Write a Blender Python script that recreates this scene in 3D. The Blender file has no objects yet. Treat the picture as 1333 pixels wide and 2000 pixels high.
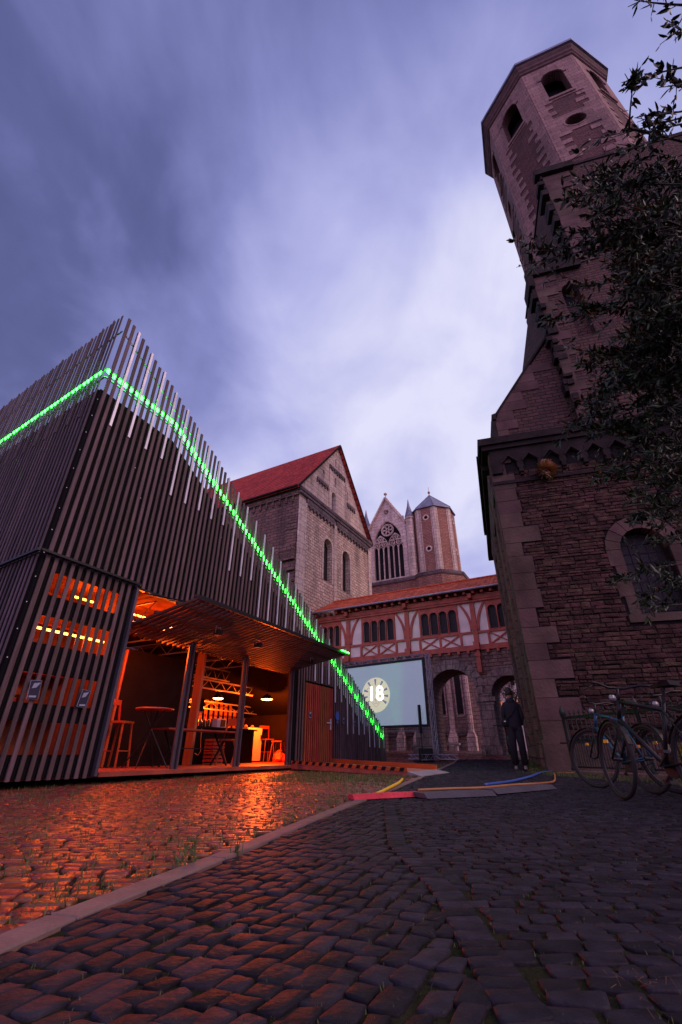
import bpy, bmesh, math, random
from mathutils import Vector, Matrix
from mathutils.geometry import tessellate_polygon
R = math.radians
PI = math.pi
random.seed(7)
C = bpy.context.scene.collection
scn = bpy.context.scene

# ------------------------------------------------------------------ camera
FPX = 862.0
PITCH = math.atan(471 / 862.0)
CH = 0.42
cam = bpy.data.cameras.new('camera')
cam.sensor_fit = 'VERTICAL'
cam.sensor_height = 36.0
cam.lens = 36.0 * FPX / 2000.0
cam.clip_start = 0.05
cam.clip_end = 2000
co = bpy.data.objects.new('camera', cam)
co.location = (0, 0, CH)
co.rotation_euler = (PI / 2 + PITCH, 0, 0)
C.objects.link(co)
scn.camera = co

# ------------------------------------------------------------------ world: dusk sky under drifting cloud
world = bpy.data.worlds.new("World")
scn.world = world
world.use_nodes = True
nt = world.node_tree
for n in list(nt.nodes):
    nt.nodes.remove(n)
def N(t, typ, **kw):
    n = t.nodes.new(typ)
    for k, v in kw.items():
        setattr(n, k, v)
    return n
def mth(t, op, a, b=None, clamp=False):
    n = N(t, 'ShaderNodeMath', operation=op)
    n.use_clamp = clamp
    for i, v in enumerate((a, b)):
        if v is None: continue
        if isinstance(v, (int, float)): n.inputs[i].default_value = v
        else: t.links.new(v, n.inputs[i])
    return n.outputs[0]
def ramp(t, fac, stops):
    n = N(t, 'ShaderNodeValToRGB')
    cr = n.color_ramp
    while len(cr.elements) < len(stops): cr.elements.new(0.5)
    for e, (p, c) in zip(cr.elements, stops):
        e.position = p
        e.color = (c[0], c[1], c[2], 1) if not isinstance(c, (int, float)) else (c, c, c, 1)
    t.links.new(fac, n.inputs[0])
    return n.outputs[0]
tc = N(nt, 'ShaderNodeTexCoord')
sep = N(nt, 'ShaderNodeSeparateXYZ')
nt.links.new(tc.outputs['Generated'], sep.inputs[0])
X, Y, Z = sep.outputs
zz = mth(nt, 'ADD', mth(nt, 'MAXIMUM', Z, 0.0), 0.42)
px = mth(nt, 'DIVIDE', X, zz)
py = mth(nt, 'DIVIDE', Y, zz)
def cloud(sx, sy, scale, det, rough, dist, off):
    cmb = N(nt, 'ShaderNodeCombineXYZ')
    nt.links.new(mth(nt, 'MULTIPLY', px, sx), cmb.inputs[0])
    nt.links.new(mth(nt, 'MULTIPLY', py, sy), cmb.inputs[1])
    cmb.inputs[2].default_value = off
    n = N(nt, 'ShaderNodeTexNoise')
    n.inputs['Scale'].default_value = scale
    n.inputs['Detail'].default_value = det
    n.inputs['Roughness'].default_value = rough
    n.inputs['Distortion'].default_value = dist
    nt.links.new(cmb.outputs[0], n.inputs['Vector'])
    return n.outputs['Fac']
big = cloud(1.0, 0.85, 1.75, 4, 0.5, 0.7, 3.1)
streak = cloud(1.5, 0.9, 2.3, 4, 0.5, 1.2, 8.4)
fine = cloud(1.3, 1.0, 4.2, 6, 0.55, 0.3, 1.7)
v = mth(nt, 'ADD', mth(nt, 'MULTIPLY', big, 0.56), mth(nt, 'MULTIPLY', streak, 0.18))
v = mth(nt, 'ADD', v, mth(nt, 'MULTIPLY', fine, 0.26))
# thinner, brighter cloud ahead, heavier cloud overhead to the left
def lobe(d, power):
    d = Vector(d).normalized()
    cmb = N(nt, 'ShaderNodeVectorMath', operation='DOT_PRODUCT')
    nt.links.new(tc.outputs['Generated'], cmb.inputs[0])
    cmb.inputs[1].default_value = d
    return mth(nt, 'POWER', mth(nt, 'MAXIMUM', cmb.outputs['Value'], 0.0), power)
l1 = lobe((0.24, 0.62, 0.86), 8.0)
l3 = lobe((-0.75, 0.35, 1.3), 5.0)
l2 = lobe((0.10, 1.0, 0.22), 5.0)
v = mth(nt, 'MULTIPLY', mth(nt, 'SUBTRACT', v, 0.5), 1.6)
v = mth(nt, 'ADD', v, 0.445)
v = mth(nt, 'ADD', v, mth(nt, 'SUBTRACT', mth(nt, 'MULTIPLY', l1, 0.45), mth(nt, 'MULTIPLY', l3, 0.20)))
v = mth(nt, 'ADD', v, mth(nt, 'MULTIPLY', l2, 0.26))
col = ramp(nt, v, [(0.0, (0.055, 0.062, 0.165)), (0.28, (0.112, 0.124, 0.315)), (0.5, (0.232, 0.248, 0.55)),
                   (0.74, (0.45, 0.46, 0.80)), (1.0, (0.76, 0.75, 0.97))])
behind = mth(nt, 'ADD', 1.0, mth(nt, 'MULTIPLY', mth(nt, 'MULTIPLY', mth(nt, 'MAXIMUM', mth(nt, 'ADD', mth(nt, 'MULTIPLY', Y, -1.0), 0.15), 0.0), 1.5), 1.0))  # unseen sky behind the camera, boosted and warmed as added fill on the facades
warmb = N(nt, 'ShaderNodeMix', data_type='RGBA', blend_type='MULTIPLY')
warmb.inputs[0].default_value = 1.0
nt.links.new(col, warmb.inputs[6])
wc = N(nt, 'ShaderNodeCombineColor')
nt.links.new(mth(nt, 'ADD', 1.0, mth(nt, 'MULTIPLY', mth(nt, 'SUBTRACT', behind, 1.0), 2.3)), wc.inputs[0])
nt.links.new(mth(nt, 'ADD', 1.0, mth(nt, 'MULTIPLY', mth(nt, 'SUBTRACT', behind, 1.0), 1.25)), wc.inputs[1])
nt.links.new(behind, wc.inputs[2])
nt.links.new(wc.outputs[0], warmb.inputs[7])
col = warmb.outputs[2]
bg = N(nt, 'ShaderNodeBackground')
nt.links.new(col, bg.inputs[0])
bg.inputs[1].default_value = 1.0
sky = N(nt, 'ShaderNodeTexSky')
sky.sky_type = 'NISHITA'
sky.sun_disc = False
sky.sun_elevation = R(3)
sky.sun_rotation = R(-35)
bg2 = N(nt, 'ShaderNodeBackground')
nt.links.new(sky.outputs[0], bg2.inputs[0])
bg2.inputs[1].default_value = 0.012
ad = N(nt, 'ShaderNodeAddShader')
nt.links.new(bg.outputs[0], ad.inputs[0])
nt.links.new(bg2.outputs[0], ad.inputs[1])
wo = N(nt, 'ShaderNodeOutputWorld')
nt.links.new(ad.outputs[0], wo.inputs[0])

# weak, very soft afterglow through the cloud
sun = bpy.data.lights.new('sun', 'SUN')
sun.energy = 1.7
sun.angle = R(40)
sun.color = (1.0, 0.62, 0.50)
so = bpy.data.objects.new('sun', sun)
so.rotation_euler = Vector((-0.75, 0.35, -0.55)).to_track_quat('-Z', 'Y').to_euler()
C.objects.link(so)

scn.view_settings.view_transform = 'Standard'
scn.view_settings.look = 'None'
scn.view_settings.exposure = 0.0
scn.view_settings.gamma = 1.0
scn.cycles.use_denoising = True
scn.cycles.max_bounces = 6
scn.cycles.diffuse_bounces = 3
scn.cycles.sample_clamp_indirect = 3.0
scn.cycles.caustics_reflective = False
scn.cycles.caustics_refractive = False

# ------------------------------------------------------------------ materials
def mat(name, col, rough=0.8, metal=0.0, bump=0.0, bscale=20, var=0.25, vscale=3.0, spec=0.4, coord='Object', emit=None, estr=0, col2=None, island=0.0, stretch=None, trans=0):
    m = bpy.data.materials.new(name)
    m.use_nodes = True
    t = m.node_tree
    b = t.nodes['Principled BSDF']
    b.inputs['Roughness'].default_value = rough
    b.inputs['Metallic'].default_value = metal
    b.inputs['Specular IOR Level'].default_value = spec
    b.inputs['Base Color'].default_value = (*col, 1)
    if trans: b.inputs['Transmission Weight'].default_value = trans
    tx = N(t, 'ShaderNodeTexCoord')
    src = tx.outputs[coord]
    if stretch:
        mp = N(t, 'ShaderNodeMapping'); mp.inputs['Scale'].default_value = stretch
        t.links.new(src, mp.inputs[0]); src = mp.outputs[0]
    if var or island:
        n = N(t, 'ShaderNodeTexNoise')
        n.inputs['Scale'].default_value = vscale; n.inputs['Detail'].default_value = 5
        t.links.new(src, n.inputs['Vector'])
        f = n.outputs['Fac']
        c2 = col2 or tuple(c * 0.5 for c in col)
        hi = tuple(min(1, c * (1 + var)) for c in col)
        lo = tuple(a * (1 - var * 2) + b_ * var * 2 for a, b_ in zip(col, c2)) if var < .5 else c2
        cc = ramp(t, f, [(0.3, lo), (0.68, hi)])
        if island:
            g = N(t, 'ShaderNodeNewGeometry')
            hs = N(t, 'ShaderNodeHueSaturation')
            t.links.new(cc, hs.inputs['Color'])
            t.links.new(mth(t, 'ADD', mth(t, 'MULTIPLY', g.outputs['Random Per Island'], island * 2), 1 - island), hs.inputs['Value'])
            rr = mth(t, 'FRACT', mth(t, 'MULTIPLY', g.outputs['Random Per Island'], 37.3))
            t.links.new(mth(t, 'ADD', mth(t, 'MULTIPLY', rr, 0.05), 0.475), hs.inputs['Hue'])
            cc = hs.outputs[0]
        t.links.new(cc, b.inputs['Base Color'])
    if bump:
        n2 = N(t, 'ShaderNodeTexNoise')
        n2.inputs['Scale'].default_value = bscale; n2.inputs['Detail'].default_value = 6
        t.links.new(src, n2.inputs['Vector'])
        bp = N(t, 'ShaderNodeBump'); bp.inputs['Strength'].default_value = min(1, bump); bp.inputs['Distance'].default_value = 0.03
        t.links.new(n2.outputs['Fac'], bp.inputs['Height'])
        t.links.new(bp.outputs[0], b.inputs['Normal'])
        t.links.new(mth(t, 'ADD', mth(t, 'MULTIPLY', n2.outputs['Fac'], 0.25), rough - 0.12, True), b.inputs['Roughness'])
    if emit:
        b.inputs['Emission Color'].default_value = (*emit, 1)
        b.inputs['Emission Strength'].default_value = estr
    return m

def masonry(name, c1, c2, mortar, bw, bh, bump=0.8, grime=(0.03, 0.025, 0.028), gamt=0.5, gscale=0.35, warp=0.05, ms=0.018, rough=0.9, streaks=True):
    m = bpy.data.materials.new(name)
    m.use_nodes = True
    t = m.node_tree
    b = t.nodes['Principled BSDF']
    b.inputs['Roughness'].default_value = rough
    b.inputs['Specular IOR Level'].default_value = 0.25
    tx = N(t, 'ShaderNodeTexCoord')
    nz = N(t, 'ShaderNodeTexNoise'); nz.inputs['Scale'].default_value = 1.7; nz.inputs['Detail'].default_value = 4
    t.links.new(tx.outputs['UV'], nz.inputs['Vector'])
    vm = N(t, 'ShaderNodeVectorMath', operation='SCALE'); vm.inputs['Scale'].default_value = warp * 2
    sb = N(t, 'ShaderNodeVectorMath', operation='SUBTRACT'); sb.inputs[1].default_value = (.5, .5, .5)
    t.links.new(nz.outputs['Color'], sb.inputs[0]); t.links.new(sb.outputs[0], vm.inputs[0])
    av = N(t, 'ShaderNodeVectorMath', operation='ADD')
    t.links.new(tx.outputs['UV'], av.inputs[0]); t.links.new(vm.outputs[0], av.inputs[1])
    br = N(t, 'ShaderNodeTexBrick')
    br.inputs['Scale'].default_value = 1.0
    br.inputs['Brick Width'].default_value = bw
    br.inputs['Row Height'].default_value = bh
    br.inputs['Mortar Size'].default_value = ms
    br.inputs['Mortar Smooth'].default_value = 0.5
    br.inputs['Bias'].default_value = -0.1
    br.inputs['Color1'].default_value = (*c1, 1)
    br.inputs['Color2'].default_value = (*c2, 1)
    br.inputs['Mortar'].default_value = (*mortar, 1)
    t.links.new(av.outputs[0], br.inputs['Vector'])
    n1 = N(t, 'ShaderNodeTexNoise'); n1.inputs['Scale'].default_value = 9; n1.inputs['Detail'].default_value = 6
    t.links.new(tx.outputs['UV'], n1.inputs['Vector'])
    mx = N(t, 'ShaderNodeMix', data_type='RGBA', blend_type='MULTIPLY')
    mx.inputs[0].default_value = 0.75
    t.links.new(br.outputs['Color'], mx.inputs[6])
    t.links.new(ramp(t, n1.outputs['Fac'], [(0.3, 0.55), (0.7, 1.25)]), mx.inputs[7])
    mp = N(t, 'ShaderNodeMapping'); mp.inputs['Scale'].default_value = (2.6, 0.5, 1) if streaks else (1, 1, 1)
    t.links.new(tx.outputs['UV'], mp.inputs[0])
    n3 = N(t, 'ShaderNodeTexNoise'); n3.inputs['Scale'].default_value = gscale; n3.inputs['Detail'].default_value = 7; n3.inputs['Roughness'].default_value = .62
    t.links.new(mp.outputs[0], n3.inputs['Vector'])
    m2 = N(t, 'ShaderNodeMix', data_type='RGBA')
    t.links.new(mth(t, 'MULTIPLY', ramp(t, n3.outputs['Fac'], [(0.45, 0.0), (0.68, 1.0)]), gamt), m2.inputs[0])
    t.links.new(mx.outputs[2], m2.inputs[6])
    m2.inputs[7].default_value = (*grime, 1)
    t.links.new(m2.outputs[2], b.inputs['Base Color'])
    h = mth(t, 'SUBTRACT', mth(t, 'MULTIPLY', n1.outputs['Fac'], 0.7), br.outputs['Fac'])
    bp = N(t, 'ShaderNodeBump'); bp.inputs['Strength'].default_value = bump; bp.inputs['Distance'].default_value = 0.06
    t.links.new(h, bp.inputs['Height'])
    t.links.new(bp.outputs[0], b.inputs['Normal'])
    return m

def tiles(name, c1, c2, w=0.22, h=0.3, dark=(0.05, 0.02, 0.02)):
    m = bpy.data.materials.new(name)
    m.use_nodes = True
    t = m.node_tree
    b = t.nodes['Principled BSDF']
    b.inputs['Roughness'].default_value = 0.85
    b.inputs['Specular IOR Level'].default_value = 0.12
    tx = N(t, 'ShaderNodeTexCoord')
    s = N(t, 'ShaderNodeSeparateXYZ'); t.links.new(tx.outputs['UV'], s.inputs[0])
    fu = mth(t, 'FRACT', mth(t, 'DIVIDE', s.outputs[0], w))
    fv = mth(t, 'FRACT', mth(t, 'DIVIDE', s.outputs[1], h))
    wave = mth(t, 'SINE', mth(t, 'MULTIPLY', fu, 2 * PI))
    iu = mth(t, 'FLOOR', mth(t, 'DIVIDE', s.outputs[0], w)); iv = mth(t, 'FLOOR', mth(t, 'DIVIDE', s.outputs[1], h))
    cb = N(t, 'ShaderNodeCombineXYZ'); t.links.new(iu, cb.inputs[0]); t.links.new(iv, cb.inputs[1])
    wn = N(t, 'ShaderNodeTexWhiteNoise', noise_dimensions='2D'); t.links.new(cb.outputs[0], wn.inputs['Vector'])
    n = N(t, 'ShaderNodeTexNoise'); n.inputs['Scale'].default_value = 0.8; n.inputs['Detail'].default_value = 6
    t.links.new(tx.outputs['UV'], n.inputs['Vector'])
    f = mth(t, 'ADD', mth(t, 'MULTIPLY', wn.outputs['Value'], 0.5), mth(t, 'MULTIPLY', n.outputs['Fac'], 0.6))
    cc = ramp(t, f, [(0.2, c2), (0.8, c1)])
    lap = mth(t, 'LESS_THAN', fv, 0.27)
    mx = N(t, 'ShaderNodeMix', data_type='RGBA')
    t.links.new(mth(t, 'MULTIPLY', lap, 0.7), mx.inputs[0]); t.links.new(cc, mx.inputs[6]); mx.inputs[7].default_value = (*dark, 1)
    t.links.new(mx.outputs[2], b.inputs['Base Color'])
    hh = mth(t, 'ADD', mth(t, 'MULTIPLY', wave, 0.35), mth(t, 'MULTIPLY', fv, -0.8))
    bp = N(t, 'ShaderNodeBump'); bp.inputs['Strength'].default_value = 1; bp.inputs['Distance'].default_value = 0.07
    t.links.new(hh, bp.inputs['Height']); t.links.new(bp.outputs[0], b.inputs['Normal'])
    return m

M = {}
M['slat'] = mat('weathered_slat', (0.080, 0.050, 0.052), 0.6, bump=.4, bscale=30, var=.35, island=.34, stretch=(6, 6, .6), spec=.35)
M['slatred'] = mat('red_brown_slat', (0.25, 0.045, 0.02), 0.6, bump=.3, bscale=30, var=.2, island=.2)
M['strip'] = mat('galvanised_strip', (0.60, 0.61, 0.66), 0.42, .35, var=.15)
M['black'] = mat('black_panel', (0.004, 0.004, 0.005), 0.8, var=.1, spec=.1)
M['blackm'] = mat('black_metal', (0.015, 0.015, 0.018), 0.45, .4, var=.1)
M['steel'] = mat('steel', (0.30, 0.30, 0.32), 0.4, .6, var=.2)
M['dpost'] = mat('dark_post', (0.10, 0.09, 0.11), 0.4, .5, var=.15)
M['ply'] = mat('warm_wood_panel', (0.28, 0.12, 0.055), 0.6, bump=.2, bscale=12, var=.35, vscale=2, stretch=(5, 5, .5))
M['awn'] = mat('dark_awning_slat', (0.050, 0.020, 0.014), 0.6, bump=.3, bscale=30, var=.3, island=.3)
M['ceil'] = mat('dark_ceiling', (0.07, 0.022, 0.010), .8, var=.4, spec=.1)
M['floor'] = mat('red_brown_floor', (0.24, 0.05, 0.03), 0.55, bump=.2, bscale=8, var=.3)
M['dwall'] = mat('dark_interior', (0.010, 0.008, 0.008), 0.8, var=.2, spec=.08)
M['led'] = mat('green_light_rope', (0.1, 0.9, 0.1), .5, emit=(0.022, 1.0, 0.035), estr=26, var=0)
M['tube'] = mat('amber_tube', (1, .5, .2), .5, emit=(1.0, 0.30, 0.04), estr=14, var=0)
M['lampe'] = mat('amber_lamp_glass', (1, .6, .2), .5, emit=(1.0, 0.42, 0.09), estr=22, var=0)
M['ribbed'] = mat('brushed_steel_door', (0.80, 0.74, 0.66), 0.4, .15, var=.15, stretch=(30, 1, 1))
M['redbag'] = mat('red_bag', (0.75, 0.08, 0.05), .45, bump=.6, bscale=12, var=.2)
M['rubber'] = mat('black_rubber_mat', (0.055, 0.05, 0.06), .6, bump=.6, bscale=60, var=.2)
M['redmat'] = mat('red_mat', (0.50, 0.035, 0.05), .7, bump=.8, bscale=45, var=.3)
M['yellow'] = mat('yellow_cable', (0.75, 0.50, 0.03), .5, var=.1)
M['orangec'] = mat('orange_cable', (0.34, 0.15, 0.05), .5, var=.1)
M['blue'] = mat('blue_hose', (0.04, 0.10, 0.34), .4, var=.1)
M['ramp'] = mat('red_ramp', (0.30, 0.10, 0.065), .7, bump=.4, bscale=60, var=.2)
M['alu'] = mat('aluminium_plate', (0.27, 0.25, 0.26), .45, .3, bump=.2, bscale=60, var=.15)
M['orange'] = mat('hazard_orange', (0.42, 0.09, 0.02), .5, var=.1)
M['rubble'] = mat('castle_rubble_stone', (0.056, 0.029, 0.022), .9, bump=1, bscale=22, var=.45, vscale=5, island=.42, spec=.2)
M['mortar'] = mat('castle_mortar', (0.010, 0.007, 0.006), .95, bump=.8, bscale=25, var=.3)
M['quoin'] = mat('castle_quoin', (0.088, 0.054, 0.044), .88, bump=.5, bscale=14, var=.32, vscale=1.6, island=.2, spec=.2)
M['qdark'] = mat('castle_dark_trim', (0.020, 0.014, 0.013), .9, bump=.7, bscale=12, var=.45, vscale=2.2, spec=.2)
M['castle'] = masonry('castle_masonry', (0.105, 0.052, 0.040), (0.066, 0.034, 0.027), (0.026, 0.017, 0.017), .42, .15, gamt=.45)
M['castleS'] = masonry('castle_side_stone', (0.19, 0.13, 0.09), (0.14, 0.095, 0.065), (0.09, 0.07, 0.06), .6, .3, gamt=.75, gscale=.9)
M['towerbrick'] = masonry('tower_rubble', (0.145, 0.064, 0.052), (0.085, 0.04, 0.034), (0.04, 0.026, 0.024), .42, .15, gamt=.45)
M['towertrim'] = mat('tower_brown_trim', (0.085, 0.042, 0.036), .85, bump=.4, bscale=10, var=.3)
M['castlelight'] = masonry('castle_light_ashlar', (0.30, 0.18, 0.15), (0.20, 0.12, 0.10), (0.10, 0.075, 0.07), .95, .42, gamt=.45, warp=.03, ms=.014)
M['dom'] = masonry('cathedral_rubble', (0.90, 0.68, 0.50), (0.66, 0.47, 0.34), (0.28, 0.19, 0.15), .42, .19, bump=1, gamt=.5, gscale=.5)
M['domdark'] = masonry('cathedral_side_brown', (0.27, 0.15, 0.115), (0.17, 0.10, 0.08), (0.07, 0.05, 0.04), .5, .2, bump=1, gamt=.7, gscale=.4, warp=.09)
M['ashlar'] = masonry('cathedral_ashlar', (0.86, 0.69, 0.54), (0.70, 0.54, 0.42), (0.22, 0.17, 0.16), .8, .36, gamt=.5, warp=.02, ms=.012)
M['ashdark'] = masonry('cathedral_dark_frieze', (0.24, 0.18, 0.17), (0.17, 0.13, 0.125), (0.06, 0.05, 0.05), .5, .3, gamt=.6)
M['brickred'] = masonry('westwork_brown_rubble', (0.52, 0.25, 0.17), (0.36, 0.17, 0.12), (0.14, 0.10, 0.09), .35, .16, bump=1, gamt=.35)
M['arcade'] = masonry('arcade_masonry', (0.27, 0.16, 0.125), (0.19, 0.115, 0.095), (0.10, 0.07, 0.06), .4, .16, bump=.9, gamt=.45, gscale=.7)
M['arcash'] = masonry('arcade_ashlar', (0.29, 0.22, 0.185), (0.23, 0.17, 0.145), (0.10, 0.08, 0.07), .45, .34, gamt=.5, gscale=.8, warp=.02, ms=.012)
M['choirw'] = masonry('choir_wall_brown', (0.44, 0.30, 0.26), (0.32, 0.22, 0.19), (0.14, 0.10, 0.09), .5, .26, gamt=.6, gscale=.5)
M['choir'] = masonry('choir_ashlar', (0.82, 0.60, 0.55), (0.62, 0.45, 0.41), (0.3, 0.22, 0.2), .6, .3, gamt=.5, gscale=.5)
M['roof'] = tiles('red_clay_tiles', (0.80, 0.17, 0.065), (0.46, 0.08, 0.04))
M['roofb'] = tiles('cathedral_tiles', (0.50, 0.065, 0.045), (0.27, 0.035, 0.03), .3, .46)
M['lead'] = mat('lead_roof', (0.17, 0.18, 0.23), .55, .3, var=.3, vscale=2)
M['timber'] = mat('red_painted_timber', (0.42, 0.095, 0.055), .65, bump=.2, bscale=15, var=.25, vscale=3)
M['plaster'] = mat('cream_plaster', (0.80, 0.70, 0.58), .85, bump=.15, bscale=8, var=.14, vscale=1.5)
M['leaded'] = mat('leaded_glass', (0.02, 0.016, 0.016), .45, .0, bump=.5, bscale=30, var=.3, vscale=12, spec=.2)
M['void'] = mat('dark_interior_void', (0.012, 0.011, 0.014), .9, var=.1)
M['gutter'] = mat('zinc_gutter', (0.38, 0.38, 0.42), .4, .6, var=.15)
M['stone'] = mat('kerb_granite', (0.14, 0.09, 0.078), .7, bump=.2, bscale=60, var=.2, vscale=8, island=.1)
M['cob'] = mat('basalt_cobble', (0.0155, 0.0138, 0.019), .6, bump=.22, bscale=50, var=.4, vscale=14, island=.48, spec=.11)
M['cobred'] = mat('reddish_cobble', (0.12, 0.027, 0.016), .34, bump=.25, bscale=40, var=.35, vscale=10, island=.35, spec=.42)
M['soil'] = mat('soil_joint', (0.017, 0.016, 0.008), .95, bump=.8, bscale=60, var=.5, vscale=5, col2=(0.008, 0.014, 0.003), spec=.1)
M['grass'] = mat('grass_blade', (0.07, 0.085, 0.02), .7, var=.3, island=.3)
M['weed'] = mat('weed_leaf', (0.06, 0.11, 0.03), .6, var=.3, island=.3)
M['straw'] = mat('dry_straw', (0.075, 0.04, 0.016), .8, var=.3, island=.3)
M['dry'] = mat('dry_plant', (0.38, 0.21, 0.10), .8, var=.3, island=.35)
M['leaf'] = mat('glossy_leaf', (0.016, 0.034, 0.007), .5, var=.4, island=.75, spec=.5)
M['bark'] = mat('bark', (0.05, 0.04, 0.035), .9, bump=.8, bscale=20, var=.3)
M['fol'] = mat('far_foliage', (0.10, 0.09, 0.02), .8, var=.3, island=.4)
M['house'] = mat('white_render', (0.66, 0.57, 0.56), .8, var=.1)
M['cloth'] = mat('black_cloth', (0.012, 0.013, 0.02), .85, bump=.3, bscale=30, var=.2)
M['cloth2'] = mat('black_trousers', (0.010, 0.010, 0.014), .9, bump=.3, bscale=30, var=.2)
M['hair'] = mat('dark_hair', (0.02, 0.014, 0.012), .6, var=.2)
M['skin'] = mat('skin', (0.42, 0.24, 0.18), .55, var=.1)
M['shoe'] = mat('pale_shoe', (0.30, 0.27, 0.26), .6, var=.2)
M['white'] = mat('white_paint', (0.72, 0.70, 0.70), .5, var=.1)
M['tyre'] = mat('tyre', (0.012, 0.012, 0.013), .7, var=.1)
M['blueframe'] = mat('blue_green_paint', (0.015, 0.08, 0.13), .3, .2, var=.1)
M['lime'] = mat('lime_paint', (0.35, 0.5, 0.03), .4, var=.1)
M['amberref'] = mat('amber_reflector', (0.8, 0.45, 0.05), .3, var=.1)
M['yellowpanel'] = mat('yellow_panel', (0.40, 0.26, 0.02), .6, var=.2)
M['iron'] = mat('green_black_iron', (0.018, 0.026, 0.022), .5, .5, bump=.3, bscale=40, var=.2)
M['bench'] = mat('stone_bench', (0.36, 0.28, 0.27), .85, var=.2)
M['paper'] = mat('poster_paper', (0.24, 0.27, 0.36), .6, var=.1)
M['ink'] = mat('poster_ink', (0.012, 0.014, 0.035), .6, var=.2)
M['screen'] = mat('screen_canvas', (0.42, 0.47, 0.50), .9, emit=(0.27, 0.36, 0.45), estr=0.38, var=.04, vscale=1)
M['cream'] = mat('projected_cream', (0.70, 0.66, 0.48), .9, emit=(0.80, 0.74, 0.50), estr=.5, var=0)
M['ray'] = mat('projected_grey', (0.20, 0.22, 0.33), .9, emit=(0.22, 0.24, 0.38), estr=.4, var=0)
M['pinkl'] = mat('projected_pink', (0.45, 0.3, 0.3), .9, emit=(0.55, 0.36, 0.34), estr=.4, var=0)
M['num'] = mat('projected_white', (1, 1, 1), .9, emit=(1.0, 0.93, 0.80), estr=2.4, var=0)
M['litwin'] = mat('lit_window', (0.6, 0.2, 0.05), .5, emit=(1.0, 0.20, 0.03), estr=.75, var=0)
M['rimm'] = mat('dark_rim', (0.03, 0.03, 0.032), .5, .4, var=.1)
M['bottle'] = mat('bottle_glass', (0.10, 0.05, 0.02), .15, var=.1)
M['cloak'] = mat('hanging_cloth', (0.45, 0.20, 0.10), .8, var=.3, stretch=(12, 12, 1))

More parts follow.
